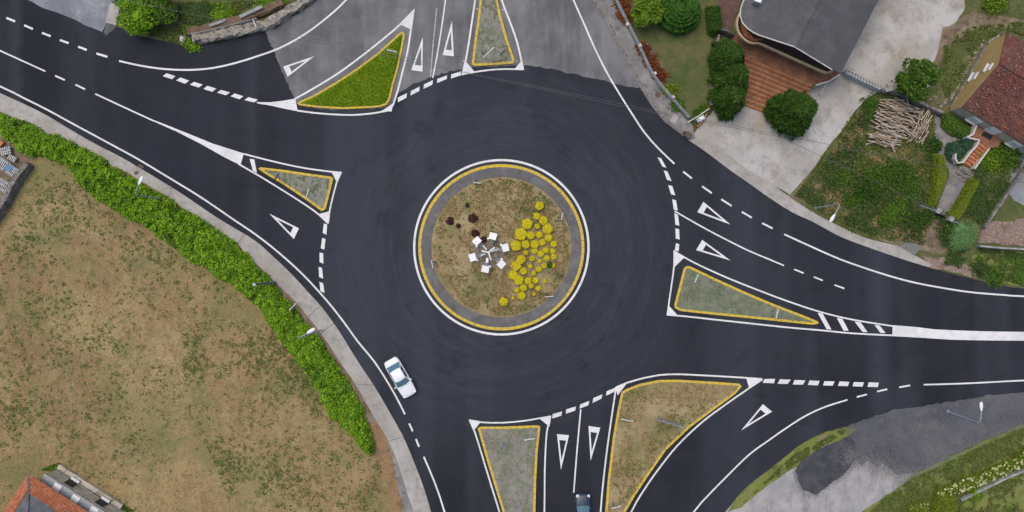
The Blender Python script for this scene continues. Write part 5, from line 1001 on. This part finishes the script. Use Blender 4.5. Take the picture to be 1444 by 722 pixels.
# ---- tiled house (east)
S0 = Vector((47.7, 15.8)); N0 = Vector((52.3, 23.5)); D1 = Vector((.858, -.514)); EZ, RZ = 3.1, 5.7; LN = 14
mid = (S0+N0)/2
h2 = thing('tiled_house', (S0.x, S0.y, 0), 'old house with a red brown clay tile roof and ochre gable wall', 'house')
nv = (N0-S0).normalized()
wm = MB(); A_, B_, C_ = S0, N0, mid
A3, B3, T3 = (S0.x, S0.y), (N0.x, N0.y), (mid.x, mid.y)
far = D1*LN
wm.add([(A3[0], A3[1], 0), (B3[0], B3[1], 0), (B3[0], B3[1], EZ), (T3[0], T3[1], RZ-.1), (A3[0], A3[1], EZ)], [(4, 3, 2, 1, 0)])
wm.build('gable_wall', 'ochre', h2)
e = .02
sw = MB().add([(A3[0], A3[1], 0), (A3[0]+far.x, A3[1]+far.y, 0), (A3[0]+far.x, A3[1]+far.y, EZ), (A3[0], A3[1], EZ)], [(0, 1, 2, 3)])
sw.add([(B3[0], B3[1], 0), (B3[0]+far.x, B3[1]+far.y, 0), (B3[0]+far.x, B3[1]+far.y, EZ), (B3[0], B3[1], EZ)], [(3, 2, 1, 0)])
sw.add([(A3[0]+far.x, A3[1]+far.y, 0), (B3[0]+far.x, B3[1]+far.y, 0), (B3[0]+far.x, B3[1]+far.y, EZ), (T3[0]+far.x, T3[1]+far.y, RZ-.1), (A3[0]+far.x, A3[1]+far.y, EZ)], [(0, 1, 2, 3, 4)])
sw.build('side_wall', 'grey_render', h2)
HWD = (N0-S0).length/2
zf2 = lambda p: RZ-abs((Vector(p)-mid).dot(nv))/HWD*(RZ-EZ)
def rp2(s, v): q = mid+D1*s+nv*v; return (q.x, q.y)
M['light_tile'] = tilemat('lighter_clay_tile', (.25, .11, .075), (.15, .06, .045), (.1, .04, .03), .5, .5, .3, patch=[((.36, .24, .17), 2.1, .55, .65, .8)])
for sg in (-1, 1):
    pts = [rp2(-.08, 0), rp2(LN+.3, 0)]; edge_n = 30
    row = [rp2(LN+.3-(LN+.38)*k/edge_n, sg*(HWD+.12+random.uniform(-.03, .03))) for k in range(edge_n+1)]
    rf = MB().prism(pts+row, 0, 0, zf=zf2, th=.14)
    for k in range(260):
        s_ = random.uniform(0, LN); v_ = sg*random.uniform(.1, HWD); q = rp2(s_, v_); rf.box((q[0], q[1], zf2(q)+.015), (.2, .30, .05), rot=math.atan2(nv.y, nv.x)+PI/2, tilt=(random.uniform(-.1, .1)-sg*.5, 0), mi=1)
    rf.build('roof', ['red_tile', 'light_tile'], h2)
rg = MB()
for k in range(36):
    a_, b_ = rp2(-.08+k*.4, 0), rp2(-.08+k*.4+.42, 0); rg.tube([a_+(RZ+.03,), b_+(RZ+.0,)], [.12, .10], 7)
rg.build('ridge_tiles', 'red_tile', h2)
def wwin(s_, z_, face, wd, ht):
    if face == 'g': c_ = S0+nv*s_; rot_ = math.atan2(nv.y, nv.x); out = -D1
    else: c_ = S0+D1*s_; rot_ = math.atan2(D1.y, D1.x); out = -nv
    f = MB().box((c_.x+out.x*.04, c_.y+out.y*.04, z_), (wd, .12, ht), rot=rot_).build('window', 'white_metal', h2)
    MB().box((c_.x+out.x*.075, c_.y+out.y*.075, z_), (wd*.78, .08, ht*.78), rot=rot_).build('pane', 'blind', f)
    MB().box((c_.x+out.x*.15, c_.y+out.y*.15, z_-ht/2-.05), (wd+.2, .26, .08), rot=rot_).build('sill', 'white_render', f)
wwin(4.1, 1.35, 'g', .9, .9); wwin(4.6, 3.7, 'g', .8, .8); wwin(2.3, 1.6, 's', 1.1, 1.3); wwin(7.3, 1.6, 's', 1.1, 1.3)
dcc = S0+D1*4.5; dr = MB().box((dcc.x-nv.x*.05, dcc.y-nv.y*.05, 1.95), (1.1, .12, 2.1), rot=math.atan2(D1.y, D1.x)).build('door', 'white_metal', h2)
MB().box((dcc.x-nv.x*.12-.35, dcc.y-nv.y*.12+.2, 1.9), (.08, .08, .15)).build('handle', 'dark', dr)
# porch
pt = thing('porch', W(1392, 193), 'terracotta tiled porch and steps at the side door of the tiled house', 'porch')
MB().prism(m2([(1375, 176), (1398, 188), (1414, 192), (1408, 207), (1393, 209), (1381, 199), (1370, 192)], .9), 0, .9).build('floor', 'terracotta_floor', pt)
pw = MB(); pw.ribbon(m2([(1375, 177), (1370, 190), (1362, 194)], 1.0), .16, .1, z1=1.35); pw.ribbon(m2([(1362, 194), (1372, 196), (1380, 198), (1376, 206), (1366, 217), (1357, 229), (1350, 230), (1346, 224), (1347, 217)], .9), .15, 0, z1=1.1)
pw.build('side_wall', 'white_render', pt)
MB().ribbon(m2([(1394, 209), (1383, 224), (1373, 238)], .7), .14, 0, z1=.95).build('side_wall', 'white_render', pt)
for k in range(7):
    f0, f1 = k/7, (k+1)/7; a0, a1 = (1380-22*f0, 199+31*f0), (1393-22*f0, 209+28*f0); b0, b1 = (1380-22*f1, 199+31*f1), (1393-22*f1, 209+28*f1); z_ = .8*(1-f1)+.12
    s_ = MB().prism(m2([a0, a1, b1, b0], z_), 0, z_).build('step', 'clay', pt); MB().ribbon(m2([(b0[0], b0[1]-1), (b1[0], b1[1]-1)], z_), .06, z_+.002, z1=z_+.012).build('nosing', 'step_edge', s_)
tag(MB().prism(m2([(1384, 191), (1387, 185.5), (1400, 191), (1397, 198)], .93), .905, .93).build('door_mat', 'dark'), 'black door mat on the terracotta porch', 'door mat')
tag(MB().prism(m2([(1319, 159), (1326, 162), (1329, 167), (1322, 164)], .1), .04, .12).build('drain_cover', 'dark'), 'dark metal cover at the top of the garden path', 'drain cover')

# ---- house at the bottom left
c0_ = Vector(W(41, 669, 3.6)[:2]); a1_ = Vector((-.54, -.84)).normalized(); a2_ = Vector((.84, -.54)).normalized()
h3 = thing('hip_roof_house', (c0_.x, c0_.y, 0), 'house corner with blue grey hip roof edged in orange clay tiles at the lower left', 'house')
LL, LW = 9.0, 10.0
q3 = lambda u, v: (c0_.x+a1_.x*u+a2_.x*v, c0_.y+a1_.y*u+a2_.y*v)
hh_ = 2.6; zc = 3.6
pk = q3(LL/2, LL/2); pk2 = q3(LL/2, LW-LL/2)
rv = [q3(0, 0)+(zc,), q3(LL, 0)+(zc,), q3(LL, LW)+(zc,), q3(0, LW)+(zc,), pk+(zc+hh_,), pk2+(zc+hh_,)]
MB().add(rv, [(0, 1, 4), (0, 4, 5, 3), (3, 5, 2), (1, 2, 5, 4)]).add([v[:2]+(zc-.15,) for v in rv[:4]]+rv[:4], [(3, 2, 1, 0), (0, 1, 5, 4), (1, 2, 6, 5), (2, 3, 7, 6), (3, 0, 4, 7)]).build('roof', 'blue_slate', h3)
bt = MB(); sl = hh_/(LL/2)
for k in range(int(LW/.2)):      # north-east edge: ribs running up the slope
    v = .1+k*.2; d_ = min(1.25, v, LW-v); bt.tube([q3(-.06, v)+(zc+.02,), q3(d_, v)+(zc+.04+sl*d_,)], [.10, .085], 6)
for k in range(int(LL/.2)):
    u = .1+k*.2; d_ = min(1.05, u, LL-u); bt.tube([q3(u, -.06)+(zc+.02,), q3(u, d_)+(zc+.04+sl*d_,)], [.10, .085], 6)
bt.build('tile_border', 'clay', h3)
MB().tube([q3(0, 0)+(zc+.05,), pk+(zc+hh_+.05,)], .12, 7).build('hip_ridge', 'blue_slate', h3)
wl = inset([q3(0, 0), q3(LL, 0), q3(LL, LW), q3(0, LW)], .5); MB().prism(wl, 0, zc-.16).build('wall', 'cream', h3)
an = thing('annex', q3(0, 3)+(0,), 'low annex with grey tiled roof and white skylights beside the hip roof', 'annex')
z2 = 2.7; P0 = Vector(W(50, 676, z2)[:2]); PB = Vector(W(84, 660, 0)[:2]); wn = Vector((-a2_.y, a2_.x))
if wn.dot(PB-P0) < 0: wn = -wn
wd_ = (PB-P0).dot(wn); s0_ = (PB-P0).dot(a2_)
def r3(s, t_): q = P0+a2_*s+wn*t_; return (q.x, q.y)
MB().prism([r3(s0_-.15, -.3), r3(s0_-.15, wd_+.06), r3(10, wd_+.06), r3(10, -.3)], z2-.12, z2).build('roof', 'grey_tile', an)
MB().prism([r3(s0_, -.2), r3(s0_, wd_-.02), r3(9.9, wd_-.02), r3(9.9, -.2)], 0, z2-.12).build('wall', 'paving', an)
MB().box(r3(s0_+4, wd_+.3)+(.25,), (8.2, .5, .5), rot=math.atan2(a2_.y, a2_.x)).build('ledge', 'paving', an)
for s_ in (2.4, 4.7, 7.0):
    MB().box(r3(s_, wd_*.55)+(z2+.05,), (.85, .75, .1), rot=math.atan2(a2_.y, a2_.x)).build('skylight', 'white_metal', an)
for s_ in (3.0, 6.9):
    f_ = MB().box(r3(s_, wd_+.0)+(1.35,), (1.0, .12, 1.3), rot=math.atan2(a2_.y, a2_.x)).build('window', 'dark', an)
    MB().box(r3(s_, wd_+.16)+(.72,), (1.0, .35, .12), rot=math.atan2(a2_.y, a2_.x)).build('sill', 'white_metal', f_)
weeds(organic(m2([(60, 662), (82, 652), (120, 676), (190, 722), (170, 722), (110, 680), (84, 664)]), .5, .2), 1800, .2, 'mid_leaf', -.3, .4, .06, 'grass')

# ---- slatted stacks at the left edge
def slats(px_, py_, w_, l_, ang, h, label, extra=None):
    c_ = W(px_, py_, h); t = thing('slatted_stack', (c_[0], c_[1], .06), label, 'slatted panels', rz=R(ang))
    b = MB(); n_ = int(l_/.2)
    for k in range(n_): b.box((-l_/2+(k+.5)*l_/n_, 0, h), (.10, w_, .06))
    b.build('slats', 'pale_slat', t, local=True)
    MB().box((0, -w_*.3, h/2), (l_, .12, h-.06)).box((0, w_*.3, h/2), (l_, .12, h-.06)).box((0, 0, h/2), (l_, .12, h-.06)).build('frame', 'galv', t, local=True)
    if extra: MB().box((extra[0], extra[1], h+.06), (.6, .55, .05)).build('cover_sheet', 'blue_plastic', t, local=True)
slats(3, 231, 1.2, 1.5, -33, .9, 'upper left white slatted stack cut by the frame beside the grey stone wall')
slats(17, 241, 1.1, 1.6, -33, .9, 'white slatted stack with a blue sheet on top near the left edge', (-.4, .1))
slats(7, 263, 1.3, 1.7, -33, .8, 'lower white slatted stack nearest the grey stone wall')
slats(8, 213, .9, 1.1, 12, .6, 'jumbled white slatted panels beside the orange crate')
slats(17, 223, .6, .9, -30, .5, 'small grey slatted panel between the jumbled panels and the hedge')
slats(27, 206, .5, .7, -40, .4, 'tiny white slatted panel by the hedge')
tag(MB().ring(W(16, 199)[:2], .12, .24, .05, .3, n=16).build('ring_block', 'white_render'), 'white ring shaped planter beside the hedge at the left edge', 'planter')
tag(MB().prism(m2([(0, 205), (6, 199), (9, 202), (2, 210)]), .05, .5).build('orange_crate', 'orange'), 'orange crate at the left edge beside white slatted panels', 'crate')
struct(MB().poly(organic(m2([(-60, 170), (0, 180), (30, 215), (48, 225), (25, 260), (0, 296), (-60, 390)]), .4, .2), .075).build('paved_yard', 'dirt', origin=(0, 0, 0)))

# ================================================================== STREET FURNITURE
def lamp(base, elbow, head, h, label, mat='galv'):
    bx_, by_, _ = W(*base); t = thing('street_lamp', (bx_, by_, .1), label, 'street lamp', 'street lamps around the roundabout')
    ex, ey, _ = W(elbow[0], elbow[1], h); hx, hy, _ = W(head[0], head[1], h+.45)
    ex, ey, hx, hy = bx_, by_, bx_+(hx-ex), by_+(hy-ey)
    MB().tube([(0, 0, 0), (0, 0, h*.5), (0, 0, h-.1)], [.10, .08, .055], 10).tube([(0, 0, 0), (0, 0, .12)], .16, 10).build('pole', mat, t, local=True)
    dx, dy = hx-bx_, hy-by_
    MB().tube([(0, 0, h-.15), (dx*.06, dy*.06, h+.1), (dx*.25, dy*.25, h+.32), (dx*.6, dy*.6, h+.42), (dx*.9, dy*.9, h+.45)], .05, 7).build('arm', mat, t, local=True)
    an_ = math.atan2(dy, dx); L_ = .95; hd = MB(); vs = []; K = 12
    for j, (s_, w_, up_) in enumerate(((-.5, .05, .05), (-.38, .12, .08), (0, .19, .11), (.3, .17, .10), (.46, .1, .07), (.5, .02, .02))):
        for k in range(K):
            a = 2*PI*k/K; x_ = s_*L_; y_ = w_*math.cos(a); z_ = up_*math.sin(a)*(1 if math.sin(a) > 0 else .5)
            vs.append((dx+x_*math.cos(an_)-y_*math.sin(an_), dy+x_*math.sin(an_)+y_*math.cos(an_), h+.47+z_))
    hd.add(vs, [(j*K+k, j*K+(k+1) % K, (j+1)*K+(k+1) % K, (j+1)*K+k) for j in range(5) for k in range(K)]); hd.build('lamp_head', 'white_metal', t, local=True, smooth_=True)
lamp((231, 281), (192, 278), (199, 258), 6.6, 'street lamp leaning over the hedge nearest the left edge')
lamp((453, 465), (419, 477), (437, 466), 9.6, 'tall street lamp at the pavement near the white car')
lamp((1150, 293), (1183, 291), (1173, 311), 6.5, 'street lamp on the verge beside the concrete driveway')
lamp((1336, 580), (1380, 595), (1383, 572), 6.0, 'pale blue street lamp on the dark gravel at the lower right', 'blue_steel')
t = thing('utility_pole', W(388, 398)[:2]+(.1,), 'bare grey pole rising beside the pavement above the hedge', 'pole')
MB().tube([(0, 0, 0), (0, 0, 7.2)], [.16, .11], 10).build('shaft', 'wood_pole', t, local=True); MB().box((0, 0, 7.23), (.26, .26, .06)).build('cap', 'galv', t, local=True)

def sign(p0, p1, ztop, label, kind='disc', base=None, face='sign_blue'):
    """p0,p1: ends of the plate as photographed at height ztop"""
    a_, b_ = Vector(W(p0[0], p0[1], ztop)[:2]), Vector(W(p1[0], p1[1], ztop)[:2]); c_ = (a_+b_)/2; L_ = (b_-a_).length; an_ = math.atan2((b_-a_).y, (b_-a_).x)
    zb = .12 if base is None else base
    t = thing('road_sign', (c_.x, c_.y, zb), label, 'road sign', 'road signs at the roundabout', rz=an_); zt = ztop-zb
    if kind == 'disc':
        r_ = min(.45, L_/2)
        MB().tube([(0, 0, 0), (0, 0, zt-.05)], .04, 8).build('post', 'galv', t, local=True)
        pl = MB(); K = 24; vs = [(r_*math.cos(2*PI*k/K), y_, zt-r_+r_*math.sin(2*PI*k/K)) for y_ in (-.06, -.045) for k in range(K)]
        pl.add(vs, [tuple(range(K)), tuple(reversed(range(K, 2*K)))]+[(k, K+k, K+(k+1) % K, (k+1) % K) for k in range(K)]); p_ = pl.build('plate', face, t, local=True)
        MB().box((0, -.066, zt-r_), (r_*1.1, .006, r_*.22), tilt=(0, R(40))).box((r_*.33, -.066, zt-r_*1.18), (r_*.14, .006, r_*.5)).box((r_*.12, -.066, zt-r_*1.38), (r_*.5, .006, r_*.14)).build('arrow', 'white_metal', p_, local=True)
    elif kind == 'arrow':
        for s_ in (-.3, .3): MB().tube([(s_*L_, 0, 0), (s_*L_, 0, zt-.1)], .035, 8).build('post', 'galv', t, local=True)
        p_ = MB().box((0, -.06, zt-.2), (L_, .05, .4)).build('plate', 'white_metal', t, local=True)
        MB().box((0, -.089, zt-.2), (L_*.8, .006, .06)).build('lettering_band', 'dark', p_, local=True)
    elif kind == 'panel':
        for s_ in (-.32, .32): MB().tube([(s_*L_, 0, 0), (s_*L_, 0, zt-.1)], .06, 8).build('post', 'galv', t, local=True)
        MB().box((0, -.08, zt-.75), (L_, .05, 1.5)).build('plate', 'sign_grey', t, local=True)
    elif kind == 'bars':
        for s_ in (-.42, 0, .42): MB().tube([(s_*L_, 0, 0), (s_*L_, 0, zt)], .04, 7).build('post', 'galv', t, local=True)
        MB().box((0, -.05, zt-.12), (L_, .05, .24)).build('plate', 'white_metal', t, local=True)
        MB().box((-.2*L_, .18, zt-.5), (.1, .4, .3)).build('bracket', 'dark', t, local=True)
    return t
sign((385, 253), (391, 244), 1.6, 'small pale sign at the narrow tip of the small left island')
sign((430.7, 278.6), (434.5, 266.4), 2.0, 'pale sign at the wide end of the small left island', 'arrow')
sign((545, 69), (560, 72.6), 2.2, 'white sign board standing in the bright green grass island', 'arrow')
sign((680.8, 80.8), (696.8, 65.5), 2.2, 'white slanting sign board in the middle of the top island', 'arrow')
sign((679, 74), (686, 70), 1.8, 'small blue sign left of the white board on the top island')
sign((703, 77), (712, 68), 2.0, 'blue sign right of the white board on the top island')
sign((979.5, 398), (984, 386.5), 2.0, 'thin white sign at the wide end of the long right island', 'arrow')
sign((1094, 448.6), (1097, 436), 2.0, 'white sign near the narrow tip of the long right island', 'arrow')
sign((738.5, 620), (754, 618), 2.0, 'white sign board by the right kerb of the bottom gravel island', 'arrow')
sign((706, 636), (713, 624), 2.0, 'blue sign in the upper half of the bottom gravel island')
sign((876, 590.5), (893, 593.6), 2.0, 'white sign board near the left kerb of the large brown island', 'arrow')
sign((929.5, 592), (966, 602.5), 3.0, 'large grey direction panel on two posts on the large brown island', 'panel')
sign((862, 717), (876, 713), 1.8, 'white triple post sign at the bottom tip of the large brown island', 'bars')
sign((667.6, 256.6), (677.6, 257.7), 1.4, 'white chevron board at the upper left rim of the central island', 'bars')
sign((791, 310), (793, 300), 1.4, 'white chevron board at the upper right rim of the central island', 'bars')
sign((609, 367), (611, 378), 1.4, 'white chevron board at the left rim of the central island', 'bars')
sign((768.4, 418), (781, 417), 1.4, 'white chevron board at the lower right rim of the central island', 'bars')
sign((357, 27), (362, 39), 2.0, 'white sign standing on the roadside stone wall at the top', 'arrow')
sign((407, 437), (417, 427), 1.8, 'small grey sign beside the pavement above the tall street lamp', 'arrow')
for (x, y, lb) in ((654, 86, 'left corner of the top island'), (728.5, 86, 'right corner of the top island'), (673, 13, 'left side of the top island near the frame'), (709, 14, 'right side of the top island near the frame')):
    t = thing('marker_stud', W(x+(4 if x < 690 else -4)*0, y)[:2]+(ZM,), 'white stud at the '+lb, 'road stud', 'white road studs')
    MB().dome((0, 0, 0), .07, .07, .06, nu=8, nv=3, lump=0, down=0).build('stud', 'white_metal', t, local=True)

# ---- overhead cables
def cable(pts, z, label):
    P_ = [Vector(W(x, y, z)) for x, y in pts]; mb = MB(); mb.tube([tuple(p) for p in P_], .021, 5)
    return tag(mb.build('overhead_cable', 'cable'), label, 'cable', 'overhead cables')
cable([(-60, -60), (190, 3), (300, 26), (378, 43), (528, 70), (661, 103), (722, 115), (822, 135), (922, 156), (1100, 190), (1230, 216), (1500, 268)], 7, 'upper thin overhead cable crossing the roundabout from top left to the right')
cable([(378, 47), (528, 72), (661, 99), (722, 115.5)][:1]+[(528, 75), (611, 94), (722, 117), (882, 151), (1100, 193), (1155, 219), (1500, 380)], 6.8, 'lower thin overhead cable crossing the top of the roundabout')
def pole_at(x, y, h, lb):
    p = W(x, y, h); t = thing('utility_pole', (p[0], p[1], 0), lb, 'pole'); MB().tube([(0, 0, 0), (0, 0, h+.4)], [.17, .12], 9).build('shaft', 'wood_pole', t, local=True); MB().box((0, 0, h+.1), (1.2, .1, .1)).build('crossarm', 'wood_pole', t, local=True)
# ================================================================== CARS
def car(loc, heading, paint, glassm, label, L=4.55, Wd=1.76, Hh=1.42, hatch=False, bluish=False):
    t = thing('car', loc, label, 'car', rz=heading); hl = L/2; hw = Wd/2
    # stations: x, half width, belt height, bottom
    S_ = [(-1, .70, .78, .34), (-.985, .80, .86, .28), (-.93, .90, .92, .22), (-.80, .965, .95, .2), (-.6, .99, .96, .2), (-.3, 1, .95, .2), (0, 1, .93, .2), (.3, 1, .91, .2), (.5, .99, .88, .2), (.7, .965, .82, .2), (.86, .91, .75, .2), (.95, .80, .68, .24), (.985, .66, .62, .3), (1, .5, .56, .36)]
    vs = []; sec = [(-.93, 0), (-1, .25), (-1, .62), (-.97, .86), (-.86, .97), (-.45, 1.02), (0, 1.03), (.45, 1.02), (.86, .97), (.97, .86), (1, .62), (1, .25), (.93, 0)]; K = len(sec)
    for x, w_, b_, z0 in S_:
        for sx_, sz_ in sec: vs.append((x*hl, sx_*w_*hw, z0+(b_-z0)*sz_))
    fs = [(i*K+k, i*K+k+1, (i+1)*K+k+1, (i+1)*K+k) for i in range(len(S_)-1) for k in range(K-1)]
    fs += [tuple(reversed(range(K))), tuple((len(S_)-1)*K+k for k in range(K))]+[(i*K+K-1, i*K, (i+1)*K, (i+1)*K+K-1) for i in range(len(S_)-1)]
    body = MB().add(vs, fs).build('body', paint, t, local=True, smooth_=True)
    body.data.set_sharp_from_angle(angle=R(40))
    # cabin
    xr0, xr1 = (-.72*hl, .36*hl) if not hatch else (-.88*hl, .40*hl); xt0, xt1 = (-.40*hl, .05*hl) if not hatch else (-.62*hl, .08*hl)
    zb_, zt_ = .93, Hh
    def ringpts(x0, x1, w_, z, bulge):
        pts = []
        for k in range(7): u = k/6; y = (-1+2*u)*w_; pts.append((x1+bulge*(1-(2*u-1)**2), y, z))
        for k in range(5): u = (k+1)/6; pts.append((x1+(x0-x1)*u, w_*(1+.03*math.sin(PI*u)), z))
        for k in range(7): u = k/6; y = (1-2*u)*w_; pts.append((x0-bulge*.8*(1-(2*u-1)**2), y, z))
        for k in range(5): u = (k+1)/6; pts.append((x0+(x1-x0)*u, -w_*(1+.03*math.sin(PI*u)), z))
        return pts
    r1 = ringpts(xr0, xr1, .88*hw, zb_-.04, .12); r2 = ringpts(xt0, xt1, .68*hw, zt_-.04, .10); r3_ = ringpts(xt0+.12, xt1-.12, .56*hw, zt_, .06); n_ = len(r1)
    cb = MB().add(r1+r2+r3_, [(j*n_+k, j*n_+(k+1) % n_, (j+1)*n_+(k+1) % n_, (j+1)*n_+k) for j in range(2) for k in range(n_)]+[tuple(2*n_+k for k in range(n_))])
    cb.build('roof', paint, t, local=True, smooth_=True).data.set_sharp_from_angle(angle=R(30))
    lerp = lambda a, b, f: Vector(a).lerp(Vector(b), f)
    def pane(i0, i1, f0, f1, name, out, m_):
        vs = []; 
        for i in range(i0, i1+1):
            for f in (f0, f1): vs.append(lerp(r1[i % n_], r2[i % n_], f)+Vector(out))
        m = i1-i0; MB().add([tuple(v) for v in vs], [(2*k, 2*k+2, 2*k+3, 2*k+1) for k in range(m)]).build(name, m_, t, local=True, smooth_=True)
    pane(0, 6, .08, .93, 'windscreen', (.014, 0, .014), glassm); pane(12, 18, .08, .90, 'rear_window', (-.014, 0, .014), glassm if not bluish else glassm)
    pane(7, 9, .12, .88, 'side_window', (0, .016, .01), 'glass'); pane(9, 11, .12, .88, 'side_window', (-.05, .016, .01), 'glass')
    pane(19, 21, .12, .88, 'side_window', (-.05, -.016, .01), 'glass'); pane(21, 23, .12, .88, 'side_window', (0, -.016, .01), 'glass')
    for sx_ in (-.60, .62):
        for sy_ in (-1, 1):
            wl_ = MB().tube([(sx_*hl, sy_*(hw-.2), .31), (sx_*hl, sy_*(hw+.01), .31)], .31, 18).build('wheel', 'rubber', t, local=True)
            MB().tube([(sx_*hl, sy_*(hw+.005), .31), (sx_*hl, sy_*(hw+.02), .31)], .19, 12).build('rim', 'rim', wl_, local=True)
    for sy_ in (-1, 1):
        MB().add([(.965*hl, sy_*.50*hw, .60), (.90*hl, sy_*.86*hw, .66), (.80*hl, sy_*.90*hw, .775), (.89*hl, sy_*.62*hw, .765), (.97*hl, sy_*.52*hw, .66)], [(0, 1, 2, 3, 4) if sy_ > 0 else (4, 3, 2, 1, 0)]).box((.895*hl, sy_*.72*hw, .70), (.20, .26, .13), rot=-sy_*.45).build('headlight', 'lamp_clear', t, local=True)
        MB().box((-.955*hl, sy_*.70*hw, .76), (.14, .34, .15), rot=sy_*.25).build('tail_light', 'lamp_red', t, local=True)
        MB().box((.30*hl, sy_*(hw+.07), .98), (.13, .2, .13), rot=sy_*-.2).build('mirror', paint, t, local=True)
    MB().box((hl*.985, 0, .45), (.05, .5, .11)).build('front_plate', 'white_metal', t, local=True); MB().box((-hl*.99, 0, .6), (.05, .5, .11)).build('rear_plate', 'white_metal', t, local=True)
    MB().box((hl*.955, 0, .60), (.06, .7, .09)).build('grille', 'dark', t, local=True)
    sm_ = MB(); sm_.box((.44*hl, 0, .905), (.03, 1.1, .012)); sm_.build('wiper', 'dark', t, local=True)
    return t
car(W(564.5, 532.5, .7)[:2]+(Z_ASPH,), math.atan2(-51.5, 29.4), 'car_white', 'glass_blue', 'white saloon car driving along the left side of the roundabout')
car(W(822, 724, .7)[:2]+(Z_ASPH,), R(90), 'car_blue', 'glass_blue', 'dark blue car approaching at the bottom edge between two islands', L=4.3, Wd=1.68, hatch=True)
